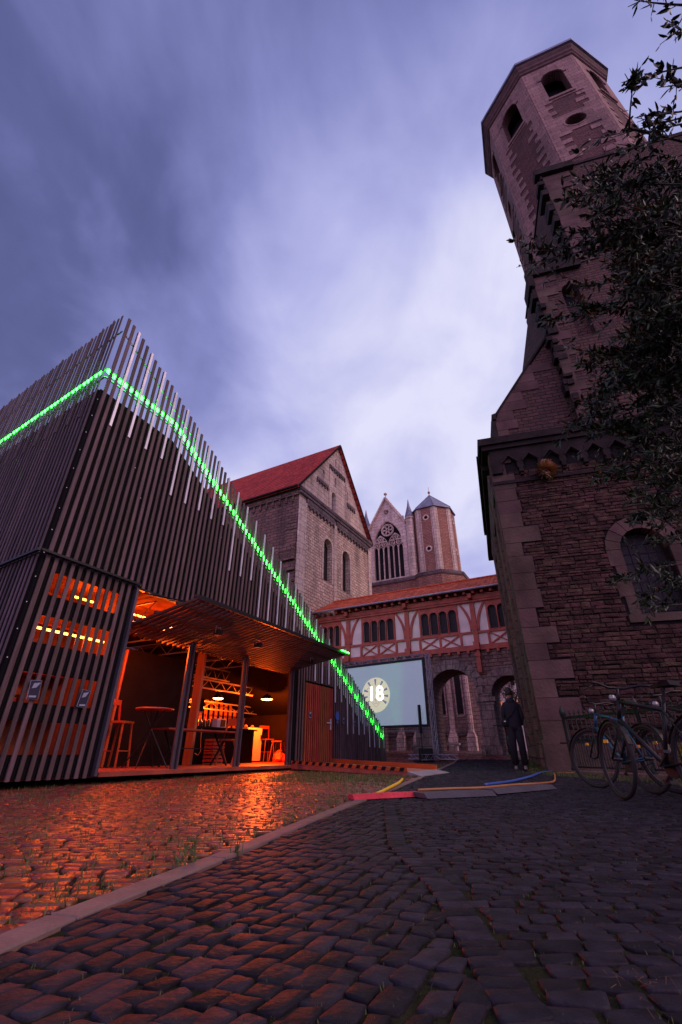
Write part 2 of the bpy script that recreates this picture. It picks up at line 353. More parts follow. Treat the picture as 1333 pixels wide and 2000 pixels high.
# ------------------------------------------------------------------ mesh builder
class MB:
    def __init__(s): s.v = []; s.f = []; s.marks = [(0, 0)]
    def mark(s): s.marks.append((len(s.v), len(s.f))); return s
    def build_each(s, name, m, parent=None, smooth=False):
        mk = s.marks + [(len(s.v), len(s.f))]; out = []
        for (v0, f0), (v1, f1) in zip(mk, mk[1:]):
            if f1 > f0:
                b = MB(); b.v = s.v[v0:v1]; b.f = [tuple(i - v0 for i in f) for f in s.f[f0:f1]]; out.append(b.build(name, m, parent, smooth))
        return out
    def add(s, vs, fs):
        o = len(s.v); s.v += [tuple(v) for v in vs]; s.f += [tuple(i + o for i in f) for f in fs]; return s
    def box(s, x0, x1, y0, y1, z0, z1):
        if x0 > x1: x0, x1 = x1, x0
        if y0 > y1: y0, y1 = y1, y0
        if z0 > z1: z0, z1 = z1, z0
        return s.add([(x0, y0, z0), (x1, y0, z0), (x1, y1, z0), (x0, y1, z0), (x0, y0, z1), (x1, y0, z1), (x1, y1, z1), (x0, y1, z1)],
                     [(0, 3, 2, 1), (4, 5, 6, 7), (0, 1, 5, 4), (1, 2, 6, 5), (2, 3, 7, 6), (3, 0, 4, 7)])
    def hexa(s, p):   # 8 points: bottom ring ccw, top ring ccw
        return s.add(p, [(0, 3, 2, 1), (4, 5, 6, 7), (0, 1, 5, 4), (1, 2, 6, 5), (2, 3, 7, 6), (3, 0, 4, 7)])
    def bar(s, p, q, w, h=None, up=(0, 0, 1)):
        h = h or w; p = Vector(p); q = Vector(q); d = (q - p).normalized(); up = Vector(up)
        if abs(d.dot(up)) > .98: up = Vector((0, 1, 0))
        a = d.cross(up).normalized() * w / 2; b = a.cross(d).normalized() * h / 2
        return s.hexa([p - a - b, p + a - b, q + a - b, q - a - b, p - a + b, p + a + b, q + a + b, q - a + b])
    def tube(s, pts, r, n=8, cap=True):
        pts = [Vector(p) for p in pts]; k = len(pts)
        rs = r if isinstance(r, (list, tuple)) else [r] * k
        vs = []; ref = None
        for i, p in enumerate(pts):
            d = (pts[min(i + 1, k - 1)] - pts[max(i - 1, 0)])
            if d.length < 1e-9: d = Vector((0, 0, 1))
            d.normalize()
            if ref is None: ref = Vector((0, 0, 1)) if abs(d.z) < .9 else Vector((1, 0, 0))
            a = d.cross(ref).normalized(); b = a.cross(d).normalized()
            ref = b
            for j in range(n):
                t = 2 * PI * j / n
                vs.append(p + a * math.cos(t) * rs[i] + b * math.sin(t) * rs[i])
        fs = []
        for i in range(k - 1):
            for j in range(n):
                j2 = (j + 1) % n
                fs.append((i * n + j, i * n + j2, (i + 1) * n + j2, (i + 1) * n + j))
        if cap:
            fs.append(tuple(range(n - 1, -1, -1))); fs.append(tuple((k - 1) * n + j for j in range(n)))
        return s.add(vs, fs)
    def lathe(s, prof, c=(0, 0, 0), n=16, rot=0):
        vs = []
        for r, z in prof:
            for j in range(n):
                t = 2 * PI * j / n + rot; vs.append((c[0] + r * math.cos(t), c[1] + r * math.sin(t), c[2] + z))
        k = len(prof); fs = []
        for i in range(k - 1):
            for j in range(n):
                j2 = (j + 1) % n; fs.append((i * n + j, i * n + j2, (i + 1) * n + j2, (i + 1) * n + j))
        fs.append(tuple(range(n - 1, -1, -1))); fs.append(tuple((k - 1) * n + j for j in range(n)))
        return s.add(vs, fs)
    def prism(s, outer, holes=(), y0=0, y1=.1, fn=None):
        """2-D outline in (x, z) with holes, thick from y0 (front) to y1 (back)"""
        loops = [list(outer)] + [list(h) for h in holes]
        tri = tessellate_polygon([[Vector((x, z, 0)) for x, z in l] for l in loops])
        fn = fn or (lambda x, y, z: (x, y, z))
        flat = [p for l in loops for p in l]; n = len(flat)
        vs = [fn(x, y0, z) for x, z in flat] + [fn(x, y1, z) for x, z in flat]
        fs = []
        for t in tri:
            a, b, c = (flat[i] for i in t)
            ar = (b[0] - a[0]) * (c[1] - a[1]) - (b[1] - a[1]) * (c[0] - a[0])
            if abs(ar) < 1e-12: continue
            if ar < 0: t = (t[0], t[2], t[1])
            fs.append((t[0], t[1], t[2])); fs.append((t[0] + n, t[2] + n, t[1] + n))
        o = 0
        for li, l in enumerate(loops):
            k = len(l)
            area = sum(l[i][0] * l[(i + 1) % k][1] - l[(i + 1) % k][0] * l[i][1] for i in range(k))
            for i in range(k):
                a, b = o + i, o + (i + 1) % k
                if (area > 0) == (li == 0): fs.append((b, a, a + n, b + n))
                else: fs.append((a, b, b + n, a + n))
            o += k
        return s.add(vs, fs)
    def build(s, name, m, parent=None, smooth=False, loc=None):
        me = bpy.data.meshes.new(name)
        me.from_pydata(s.v, [], s.f)
        me.update()
        uv = me.uv_layers.new(name='UVMap')
        vs = me.vertices
        data = [0.0] * (len(me.loops) * 2)
        for p in me.polygons:
            n = p.normal
            if abs(n.z) > .96: t = Vector((1, 0, 0)); b = Vector((0, 1, 0))
            else:
                t = Vector((-n.y, n.x, 0)).normalized(); b = n.cross(t)
            for li in p.loop_indices:
                c_ = vs[me.loops[li].vertex_index].co
                data[li * 2] = c_.dot(t); data[li * 2 + 1] = c_.dot(b)
            if smooth: p.use_smooth = True
        uv.data.foreach_set('uv', data)
        me.materials.append(m)
        o = bpy.data.objects.new(name, me)
        C.objects.link(o)
        if parent: o.parent = parent
        if loc: o.location = loc
        return o
def arch(x0, x1, z0, ztop, n=14, pointed=False):
    """arched opening outline, ccw; ztop is the crown"""
    w = (x1 - x0) / 2; c_ = (x0 + x1) / 2; pts = [(x0, z0), (x1, z0)]
    if pointed:
        zs = ztop - w * 1.6
        for i in range(n + 1):
            t = i / n
            if t <= .5: a = t * 2; x = x1 - w * a ** 1.6; z = zs + (ztop - zs) * math.sin(a * PI / 2) ** .9
            else: a = (1 - t) * 2; x = x0 + w * a ** 1.6; z = zs + (ztop - zs) * math.sin(a * PI / 2) ** .9
            pts.append((x, z))
    else:
        zs = ztop - w
        for i in range(n + 1):
            t = PI * i / n; pts.append((c_ + w * math.cos(t), zs + w * math.sin(t)))
    return pts
def circ(cx, cz, r, n=16): return [(cx + r * math.cos(2 * PI * i / n), cz + r * math.sin(2 * PI * i / n)) for i in range(n)]
def archband(x0, x1, z0, ztop, w, y0, y1, mb, n=12):
    """voussoir band round an arch as separate stones"""
    c_ = (x0 + x1) / 2; r = (x1 - x0) / 2; zs = ztop - r
    for i in range(n):
        a, b = PI * i / n + .012, PI * (i + 1) / n - .012
        pts = [(c_ + r * math.cos(a), zs + r * math.sin(a)), (c_ + (r + w) * math.cos(a), zs + (r + w) * math.sin(a)),
               (c_ + (r + w) * math.cos(b), zs + (r + w) * math.sin(b)), (c_ + r * math.cos(b), zs + r * math.sin(b))]
        mb.prism(pts, (), y0, y1)
def thing(name, label, cat, loc=(0, 0, 0), rz=0, group=None):
    o = bpy.data.objects.new(name, None); C.objects.link(o)
    o.location = loc; o.rotation_euler = (0, 0, rz); o['label'] = label; o['category'] = cat
    if group: o['group'] = group
    return o
def tag(o, label, cat, group=None):
    o['label'] = label; o['category'] = cat
    if group: o['group'] = group
    return o
def copy_thing(o, loc, rz=None, label=None):
    c = o.copy(); C.objects.link(c); c.location = loc
    if rz is not None: c.rotation_euler = (0, 0, rz)
    if label: c['label'] = label
    for ch in list(o.children):
        d = ch.copy(); C.objects.link(d); d.parent = c
        for g in list(ch.children):
            e = g.copy(); C.objects.link(e); e.parent = d
    return c
def ang(u): return math.atan2(u[1], u[0])
def frame(O, u):
    y = (-u[1], u[0])
    return lambda s, t, z=0: (O[0] + s * u[0] + t * y[0], O[1] + s * u[1] + t * y[1], z)
GP = [(0, 0), (6, 0), (12.4, .07), (17.5, .13), (19, .2), (22, .4), (26, .5), (40, .6), (500, .6)]
def gz(x, y):
    if y <= 0: return 0
    for (a, b), (c_, d) in zip(GP, GP[1:]):
        if y <= c_: return b + (d - b) * (y - a) / (c_ - a)
    return .6

# ------------------------------------------------------------------ ground
def ground():
    xs = [-220, -60, -25, -12] + [-8 + i for i in range(19)] + [14, 25, 60, 220]
    ys = [-60, -10, -2, 0, 2, 4, 6, 8, 10, 12.4, 15, 17.5, 19, 20.5, 22, 24, 26, 33, 40, 60, 120, 400]
    mb = MB(); vs = [(x, y, gz(x, y) - .0125) for y in ys for x in xs]; k = len(xs)
    fs = [(j * k + i, j * k + i + 1, (j + 1) * k + i + 1, (j + 1) * k + i) for j in range(len(ys) - 1) for i in range(k - 1)]
    mb.add(vs, fs)
    o = mb.build('ground', M['soil']); o['kind'] = 'structure'
ground()

KERB = [(-1.08, .5), (-.94, 1.1), (-.815, 1.7), (-.57, 2.52), (-.28, 3.62), (.13, 5.14), (.50, 6.3), (1.40, 9.2), (2.9, 14.2), (4.4, 19.25)]
def kx(y):
    for (a, b), (c_, d) in zip(KERB, KERB[1:]):
        if y <= d: return a + (c_ - a) * (y - b) / (d - b)
    return 4.4 + (y - 19.25) * .3
BAND = [(.34, .2), (.34, 1.22), (.37, 2.0), (.30, 2.9), (.45, 5.0), (1.2, 8.6), (2.6, 14)]
def bx_(y):
    for (a, b), (c_, d) in zip(BAND, BAND[1:]):
        if y <= d: return a + (c_ - a) * (y - b) / (d - b)
    return 2.6

def stone(mb, cs, z, h, lod):
    """one paving stone: corner points cs (4, ccw), domed top"""
    cx = sum(c_[0] for c_ in cs) / 4; cy = sum(c_[1] for c_ in cs) / 4
    if lod:
        ring = []
        for i in range(4):
            a, b = cs[i], cs[(i + 1) % 4]
            ring += [(a[0] * .91 + b[0] * .09, a[1] * .91 + b[1] * .09), ((a[0] + b[0]) / 2 + random.uniform(-.003, .003), (a[1] + b[1]) / 2 + random.uniform(-.003, .003)), (a[0] * .09 + b[0] * .91, a[1] * .09 + b[1] * .91)]
        levels = [(1.0, -.02), (.985, h * .3), (.95, h * .85), (.86, h)]
    else:
        ring = list(cs); levels = [(1.0, -.02), (.95, h * .6), (.8, h)]
    n = len(ring); vs = []
    tx, ty = random.uniform(-.045, .045), random.uniform(-.045, .045)
    for s, dz in levels:
        for x, y in ring:
            xx, yy = cx + (x - cx) * s, cy + (y - cy) * s
            vs.append((xx, yy, z + dz + (tx * (xx - cx) + ty * (yy - cy) if dz > 0 else 0)))
    vs.append((cx, cy, z + h * 1.04)); c_ = len(vs) - 1
    fs = []
    for l in range(len(levels) - 1):
        for j in range(n):
            j2 = (j + 1) % n; fs.append((l * n + j, l * n + j2, (l + 1) * n + j2, (l + 1) * n + j))
    o = (len(levels) - 1) * n
    for j in range(n): fs.append((o + j, o + (j + 1) % n, c_))
    mb.add(vs, fs)

def pave(mb, x0, x1, y0, y1, sw, sh, theta, inside, gap, jit, h, seed, curve=0.0, ylod=3.6):
    rnd = random.Random(seed); ct, st = math.cos(theta), math.sin(theta)
    cx, cy = (x0 + x1) / 2, (y0 + y1) / 2; rad = math.hypot(x1 - x0, y1 - y0) / 2
    nr = int(rad * 2 / sh)
    for r in range(nr):
        v = -rad + r * sh
        u = -rad + rnd.random() * sw
        rowh = sh
        while u < rad:
            w = sw * rnd.uniform(.68, 1.4)
            uu = u + w / 2; vv = v + sh / 2
            dv = lambda q: curve * (q ** 2)
            wx = cx + uu * ct - (vv + dv(uu)) * st; wy = cy + uu * st + (vv + dv(uu)) * ct
            if x0 < wx < x1 and y0 < wy < y1 and inside(wx, wy):
                g = gap * rnd.uniform(.6, 1.3)
                cs = []
                for a, b in ((u + g, v + g), (u + w - g, v + g), (u + w - g, v + sh - g), (u + g, v + sh - g)):
                    a += rnd.uniform(-jit, jit); b += rnd.uniform(-jit, jit)
                    b += dv(a) + .012 * math.sin(a * 2.3 + r * .37)
                    cs.append((cx + a * ct - b * st, cy + a * st + b * ct))
                stone(mb, cs, gz(wx, wy) - .012 + rnd.uniform(-.0022, .0022), h, wy < ylod)
            u += w
# dark basalt path
mb = MB()
inL = lambda x, y: kx(y) + .052 < x < bx_(y) - .056
inR = lambda x, y: x > bx_(y) + .056 and x < 6.2
inB = lambda x, y: abs(x - bx_(y)) <= .062
pave(mb, -1.2, 3.0, .25, 9.0, .092, .070, R(72), inL, .0042, .012, .008, 1, curve=.02)
pave(mb, 0, 6.3, .25, 9.0, .092, .068, R(-6), inR, .0042, .012, .008, 2, curve=-.012)
pave(mb, 0, 6.3, 9.0, 19, .13, .09, R(-6), inR, .006, .008, .012, 3, curve=-.012)
pave(mb, 0, 4.4, 9.0, 19, .13, .09, R(70), inL, .006, .008, .012, 4)
# the band of longer stones that winds through the paving
y = .3
rb = random.Random(5)
while y < 13:
    ln = rb.uniform(.05, .075); x = bx_(y); a = .052
    cs = [(bx_(y) - a, y + .004), (bx_(y) + a, y + .004 + rb.uniform(-.01, .01)), (bx_(y + ln) + a, y + ln - .004), (bx_(y + ln) - a, y + ln - .004 + rb.uniform(-.01, .01))]
    stone(mb, cs, gz(x, y) - .012, .010, y < 4); y += ln
o = mb.build('path_paving', M['cob'], smooth=True); o['kind'] = 'structure'
# reddish plaza cobbles, looser with weeds
mb = MB()
inP = lambda x, y: x < kx(y) - .056
pave(mb, -9, 1.6, .3, 7.5, .120, .078, R(9), inP, .008, .012, .011, 6, curve=.006)
pave(mb, -4.5, 4.3, 7.5, 19.2, .18, .125, R(12), inP, .008, .012, .012, 7)
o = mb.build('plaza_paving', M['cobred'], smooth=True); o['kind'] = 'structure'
# distant court beyond the arches: smooth worn setts
mb = MB()
pave(mb, -6, 16, 19.25, 34, .34, .22, R(5), lambda x, y: True, .008, .01, .012, 8, ylod=0)
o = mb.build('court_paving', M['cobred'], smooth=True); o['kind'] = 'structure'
# kerb
mb = MB(); rk = random.Random(11)
def along(poly):
    out = []
    for (a, b), (c_, d) in zip(poly, poly[1:]):
        L_ = math.hypot(c_ - a, d - b); k = max(1, round(L_ / rk.uniform(.75, 1.0)))
        for i in range(k): out.append(((a + (c_ - a) * i / k, b + (d - b) * i / k), (a + (c_ - a) * (i + 1) / k, b + (d - b) * (i + 1) / k)))
    return out
for (p, q) in along(KERB) + along([(4.4, 19.3), (3.0, 19.55), (1.3, 19.9)]):
    d = Vector((q[0] - p[0], q[1] - p[1])).normalized(); nn = Vector((-d.y, d.x)); w = .050 if p[1] < 19.2 else .09
    g = .004
    for lo, hi, ins in ((-.06, -.002, 0), (-.002, .004, .006)):
        P = []
        for zt, i_ in ((lo, 0 if ins == 0 else 0), (hi, ins)):
            for (pt, sg, en) in ((p, -1, 1), (q, -1, -1), (q, 1, -1), (p, 1, 1)):
                xx = pt[0] + nn.x * (w - i_) * sg * -1 + d.x * (g + i_) * en; yy = pt[1] + nn.y * (w - i_) * sg * -1 + d.y * (g + i_) * en
                P.append((xx, yy, gz(xx, yy) + zt))
        mb.hexa([P[3], P[2], P[1], P[0], P[7], P[6], P[5], P[4]])
o = mb.build('kerb', M['stone']); o['kind'] = 'structure'

def blades(mb, x, y, z, n, h, spread, w=.004, rnd=random):
    for _ in range(n):
        a = rnd.uniform(0, 2 * PI); r = rnd.uniform(0, spread); bx, by = x + r * math.cos(a), y + r * math.sin(a)
        hh = h * rnd.uniform(.5, 1.2); ln = rnd.uniform(.1, .7) * hh; b = rnd.uniform(0, 2 * PI)
        dx, dy = math.cos(b) * ln, math.sin(b) * ln; ox, oy = -math.sin(b) * w, math.cos(b) * w
        mb.add([(bx - ox, by - oy, z), (bx + ox, by + oy, z), (bx + dx * .4 + ox * .7, by + dy * .4 + oy * .7, z + hh * .6), (bx + dx * .4 - ox * .7, by + dy * .4 - oy * .7, z + hh * .6), (bx + dx, by + dy, z + hh)],
               [(0, 1, 2, 3), (3, 2, 4)])
rg = random.Random(21)
mb = MB()
for _ in range(5200):
    y = rg.uniform(.5, 1) ** 1.0 * 0 + rg.uniform(.9, 14) ; x = kx(y) - .08 - rg.random() ** 1.4 * (5 if y > 4 else 3.4)
    if x < -7: continue
    dens = .35 + .65 * (math.sin(x * 2.1 + 1.3) * math.sin(y * 1.7) > -.2)
    if rg.random() > dens: continue
    s = 1 if y < 5 else 1.3
    blades(mb, x, y, gz(x, y) - .01, 4, .035 * s, .035, .0022 * s, rg)
for _ in range(2200):
    y = rg.uniform(8, 15.5); x = kx(y) - .12 - rg.random() * 2.6
    blades(mb, x, y, gz(x, y) - .01, 6, .05, .07, .004, rg)
o = mb.build('grass', M['grass']); o['kind'] = 'stuff'; o['label'] = 'short green grass sprouting between the reddish cobbles of the plaza'
mb = MB()
for _ in range(5200):
    y = .8 + 5.5 * rg.random() ** 1.5; x = kx(y) + .1 + rg.random() * 4
    blades(mb, x, y, gz(x, y) - .014, 3, .013, .018, .0012, rg)
o = mb.build('moss', M['grass']); o['kind'] = 'stuff'; o['label'] = 'sparse moss and grass in the joints of the dark cobble path'
mb = MB()
for cx_, cy_, n_ in ((.62, 1.25, 22), (.72, 1.12, 26), (.38, 1.75, 9), (.2, 1.6, 6), (.9, 1.5, 8), (.55, 1.05, 10)):
    for _ in range(n_):
        a = rg.uniform(0, 2 * PI); r = rg.uniform(0, .09); x, y = cx_ + r * math.cos(a), cy_ + r * math.sin(a); L_ = rg.uniform(.008, .028); b = rg.uniform(0, PI)
        mb.bar((x, y, .004 + rg.uniform(0, .008)), (x + L_ * math.cos(b), y + L_ * math.sin(b), .006 + rg.uniform(0, .008)), .0009)
o = mb.build('straw', M['straw']); o['kind'] = 'stuff'; o['label'] = 'dry brown straw caught in joints of the dark cobbles in front'

def weed(x, y, h, n, name, label, seed, m='weed'):
    r = random.Random(seed); t = thing(name, label, 'weed', (x, y, gz(x, y) - .01), 0, 'weeds along kerb and walls')
    st = MB(); lf = MB()
    for i in range(n):
        a = r.uniform(0, 2 * PI); rr = r.uniform(0, h * .5); hh = h * r.uniform(.45, 1); b = Vector((rr * math.cos(a), rr * math.sin(a), 0)); tp = b + Vector((r.uniform(-.2, .2) * hh, r.uniform(-.2, .2) * hh, hh))
        st.mark(); st.tube([b, (b + tp) / 2, tp], [.0022, .0018, .001], 4)
        for k in range(9):
            p = b.lerp(tp, .15 + .1 * k); q = r.uniform(0, 2 * PI); L_ = h * r.uniform(.14, .26) * (1.1 - k * .07); d = Vector((math.cos(q), math.sin(q), r.uniform(.2, .9))).normalized() * L_
            s_ = d.cross(Vector((0, 0, 1))).normalized() * L_ * .2
            lf.add([p, p + d * .5 + s_, p + d, p + d * .5 - s_], [(0, 1, 2, 3)])
    st.build_each('stem', M[m], t); lf.build('foliage', M[m], t); return t
weed(-.66, 2.42, .14, 8, 'weed_plant', 'tall leafy weed growing beside the kerb at the red cobbles', 3)
weed(-.50, 2.62, .09, 7, 'weed_plant', 'low weed by the kerb just right of the tallest weed', 4)
weed(4.75, 11.2, .3, 10, 'weed_plant', 'bushy weed at the foot of the castle corner', 6)
weed(4.55, 12.1, .25, 9, 'weed_plant', 'weed against the castle side wall behind the corner', 7)
weed(6.0, 20.6, .5, 9, 'weed_plant', 'tall weed at the base of the arcade pier', 8)
mb = MB()
for _ in range(900):
    t_ = rg.random(); x = 4.2 + t_ * 1.6 + rg.uniform(-.5, .3); y = 11.0 - t_ * 5.5 + rg.uniform(-.6, .6)
    blades(mb, x, y, gz(x, y) - .01, 5, .06, .06, .004, rg)
for _ in range(260):
    y = rg.uniform(11, 17); x = 4.35 + (y - 11) * .32 + rg.uniform(-.25, .1)
    blades(mb, x, y, gz(x, y) - .01, 6, .1, .06, .005, rg)
o = mb.build('grass_verge', M['grass']); o['kind'] = 'stuff'; o['label'] = 'ragged grass along the foot of the castle wall and railing'
# ------------------------------------------------------------------ timber pavilion
K = (-4.46, 6.10); UK = (.4631, .8863); FK = frame(K, UK)
PAV = thing('timber_pavilion', 'dark slatted timber pavilion with a sloping top edge and a green light rope', 'pavilion', (K[0], K[1], 0), ang(UK))
LD = (.085, .9964)   # direction of the left-hand face in pavilion coordinates
top = lambda s: 8.42 - .565 * s
pan = lambda s: 6.36 if s < 1.75 else 6.36 - .545 * (s - 1.75)
led = lambda s: 6.82 if s < 1.70 else 6.82 - .534 * (s - 1.70)
rp = random.Random(31)
SP = .1335
sl = MB(); st = MB()
stepz = [(1.75, 5.73), (3.6, 5.1), (5.0, 4.13), (6.4, 3.3), (7.9, 2.55), (9.6, 1.75), (11.3, .95), (20, .6)]
i = 0; s = .07
while s < 12.92:
    tz = top(s) + rp.uniform(-.03, .03)
    if s > 12.2: tz = max(tz, 1.12 + (12.92 - s) * .5)
    if s < 1.66: segs = [(.10, 3.04), (3.07, tz)]
    elif s < 7.02: segs = [(3.02, tz)]
    elif 7.47 < s < 9.03: segs = [(2.16, tz)]
    else: segs = [(.13, tz)]
    yo = rp.uniform(-.004, .004)
    for k, (a, b) in enumerate(segs):
        if b > a + .05:
            y0 = -.040 if k == 0 and len(segs) == 2 else -.046
            sl.box(s - .030, s + .030, y0 + yo, -.020, a, b)
    if i % 3 == 2:
        bz = next(z for q, z in stepz if s < q)
        if bz < 2.2 and 7.4 < s < 9.1: bz = 2.2
        st.box(s - .024, s + .024, -.066, -.052, bz + rp.uniform(-.03, .03), tz + .015)
    i += 1; s += SP
# left-hand face
t = .09; i = 0
while t < 7.5:
    tz = 8.42 + rp.uniform(-.03, .03)
    for a, b in ((.10, 3.04), (3.07, tz)):
        x, y = LD[0] * t, LD[1] * t
        dx, dy = LD[0] * .027, LD[1] * .027; nx, ny = -LD[1], LD[0]
        n0, n1 = .026, .042 if a > 1 else .038
        P = [(x - dx + nx * n1, y - dy + ny * n1), (x - dx + nx * n0, y - dy + ny * n0), (x + dx + nx * n0, y + dy + ny * n0), (x + dx + nx * n1, y + dy + ny * n1)]
        sl.hexa([(p[0], p[1], a) for p in P] + [(p[0], p[1], b) for p in P])
    if i % 3 == 2:
        n0, n1 = .046, .060
        P = [(x - dx * .8 + nx * n1, y - dy * .8 + ny * n1), (x - dx * .8 + nx * n0, y - dy * .8 + ny * n0), (x + dx * .8 + nx * n0, y + dy * .8 + ny * n0), (x + dx * .8 + nx * n1, y + dy * .8 + ny * n1)]
        sl.hexa([(p[0], p[1], 5.8) for p in P] + [(p[0], p[1], tz + .015) for p in P])
    i += 1; t += SP
sl.build('slat_cladding', M['slat'], PAV)
st.build('metal_strips', M['strip'], PAV)
# black backing wall with the window holes
bw = MB()
holes = []
for z0, z1 in ((2.48, 2.84), (1.80, 2.19), (1.02, 1.41), (.40, .80)): holes.append([(.25, z0), (1.42, z0), (1.42, z1), (.25, z1)])
bw.prism([(0.0, .12), (1.70, .12), (1.70, 3.04), (0.0, 3.04)], holes, 0.0, .05)
bw.prism([(0.0, 3.04), (8.0, 3.04), (7.86, pan(7.86)), (1.75, 6.36), (0.0, 6.36)], (), 0.0, .05)
bw.prism([(6.98, .14), (7.47, .14), (7.47, 2.12), (9.03, 2.12), (9.03, .14), (12.93, .14), (12.93, .5), (12.3, pan(12.3)), (8.0, 3.03), (6.98, 3.03)], (), 0.0, .05)
x, y = LD[0] * 7.55, LD[1] * 7.55
bw.hexa([(-.02, .051, .12), (.03, .051, .12), (x + .05, y, .12), (x, y, .12), (-.02, .051, 6.36), (.03, .051, 6.36), (x + .05, y, 6.36), (x, y, 6.36)])
bw.build('backing_wall', M['black'], PAV)
scw = MB()
for a in range(16):
    z = .4 + a * .38
    scw.mark(); scw.box(-.004, .008, -.006, -.001, z, z + .012)
for a in range(46):
    q, z = rp.uniform(.2, 11.5), rp.uniform(.3, 5.8)
    if z < pan(q) - .2 and not (z < 3.1 and 1.6 < q < 9.1) and not z < 3:
        q = .07 + round((q - .07) / SP) * SP + SP / 2; scw.mark(); scw.box(q - .007, q + .007, -.006, -.001, z, z + .014)
scw.build_each('screw', M['white'], PAV)
# upper deck behind the parapet
dk = MB()
dk.hexa([(.1, .06, 6.12), (1.75, .06, 6.12), (1.75, 4.6, 6.12), (.5, 4.6, 6.12), (.1, .06, 6.2), (1.75, .06, 6.2), (1.75, 4.6, 6.2), (.5, 4.6, 6.2)])
dk.hexa([(1.76, .06, 6.12), (12.6, .06, .30), (12.6, 4.6, .30), (1.76, 4.6, 6.12), (1.76, .06, 6.2), (12.6, .06, .38), (12.6, 4.6, .38), (1.76, 4.6, 6.2)])
dk.build('roof_deck', M['black'], PAV)
# ledge / drip rail at storey height
lg = MB()
lg.bar((-.09, -.10, 3.06), (1.72, -.10, 3.06), .05, .035)
lg.bar((-.11, -.08, 3.06), (LD[0] * 7.5 - .11, LD[1] * 7.5, 3.06), .05, .035)
lg.bar((1.72, -.05, 3.0), (7.02, -.05, 3.0), .07, .04)
lg.build('ledge_rail', M['blackm'], PAV)
# rails that carry the free-standing slat tops and the light rope
rl = MB()
rl.tube([(.1, .02, top(.1) - .40), (2.4, .02, top(2.4) - .30)], .018)
for dz in (.11, -.11): rl.tube([(.02, .05, 6.82 + dz), (1.70, .05, 6.82 + dz), (12.8, .05, led(12.8) + dz)], .016)
for dz in (.11, -.11): rl.tube([(.02, .06, 6.82 + dz), (LD[0] * 7.4 + .06, LD[1] * 7.4, 6.82 + dz)], .016)
rl.tube([(.05, .06, 8.02), (LD[0] * 7.4 + .06, LD[1] * 7.4, 8.02)], .016)
rl.build('support_rails', M['steel'], PAV)
lr = MB()
t = .09 + SP / 2
while t < 7.4:
    a_, b_ = t - .034, t + .034; n_ = .040
    lr.tube([(LD[0] * a_ - n_, LD[1] * a_, 6.82), (LD[0] * b_ - n_, LD[1] * b_, 6.82)], .024, 8); t += SP
lr.tube([(.0, .005, 6.86), (.08, .008, 6.82), (1.70, .008, 6.82), (12.8, .008, led(12.8))], .036, 8)
lr.build('light_rope', M['led'], PAV)
# floor, ceiling joists, inner walls, plinth
fl = MB(); fl.box(.06, 12.7, .055, 4.5, .10, .175); fl.box(1.72, 6.96, -.10, .053, .11, .172)
fl.build('floor', M['floor'], PAV)
pl_ = MB(); pl_.box(.3, 12.6, .3, 4.3, -.05, .098); pl_.build('plinth', M['black'], PAV)
bd = MB()
bd.prism([(.35, .178), (4.8, .178), (4.8, 3.0), (.35, 3.0)], (), 4.5, 4.56)
bd.prism([(5.9, .178), (9.9, .178), (8.0, 3.0), (5.9, 3.0)], (), 4.5, 4.56)
bd.prism([(4.8, 2.5), (5.9, 2.5), (5.9, 3.0), (4.8, 3.0)], (), 4.5, 4.56)
bd.prism([(9.9, .178), (12.7, .178), (12.7, .4), (8.0, 3.0)], (), 4.5, 4.56)
bd.box(10.25, 10.3, .06, 4.49, .178, 1.95)
bd.build('inner_walls', M['dwall'], PAV)
cl_ = MB(); cl_.box(.35, 7.9, .06, 4.49, 3.05, 3.10); cl_.build('ceiling', M['ceil'], PAV)
cb = MB()   # cabin with warm wood lining
cb.box(.14, 1.62, 1.5, 1.54, .178, 3.0); cb.box(1.63, 1.66, .25, 1.54, .178, 3.0); cb.box(.10, .13, .1, 1.49, .178, 3.0); cb.box(.14, 1.62, .06, 1.49, 3.0, 3.03)
cb.build('cabin_lining', M['ply'], PAV)
sh_ = MB()
for z in (.95, 1.55, 2.32): sh_.box(.15, 1.6, 1.1, 1.49, z, z + .03)
for a in range(11):
    q = .2 + a * .13; h = rp.uniform(.1, .26); z = rp.choice((.99, 1.59)); sh_.box(q, q + .08, 1.2, 1.4, z, z + h)
sh_.build('cabin_shelves', M['slatred'], PAV)
pw = MB()   # partition: dark wall and lit door frame
pw.box(3.3, 5.35, 2.0, 2.04, .178, 2.45)
pw.box(5.36, 5.39, 2.0, 4.4, .178, 2.98)
pw.build('partition', M['dwall'], PAV)
fr = MB(); fr.box(5.42, 5.50, 1.75, 1.98, .178, 2.95); fr.mark(); fr.box(3.24, 3.29, 1.9, 2.05, .178, 2.4); fr.build_each('partition_frame', M['ply'], PAV)
ps = MB()
for q in (3.30, 5.00, 6.92):
    ps.mark(); ps.box(q - .045, q + .045, .06, .10, .12, 2.99); ps.box(q - .09, q - .055, .02, .05, .12, 2.4)
    ps.box(q + .02, q + .055, .0, .04, .12, 2.4)
ps.mark(); ps.box(1.66, 1.71, -.08, .10, .12, 3.0)
ps.build_each('post', M['dpost'], PAV)
tr = MB()   # ceiling trusses
for q in (2.3, 3.6, 5.0, 6.2, 7.3):
    z1, z0 = 2.96, 2.66
    tr.bar((q, .15, z1), (q, 4.45, z1), .03); tr.bar((q, .15, z0), (q, 4.45, z0), .03)
    for k in range(12):
        a = .15 + k * .358; tr.bar((q, a, z0 if k % 2 else z1), (q, a + .358, z1 if k % 2 else z0), .014)
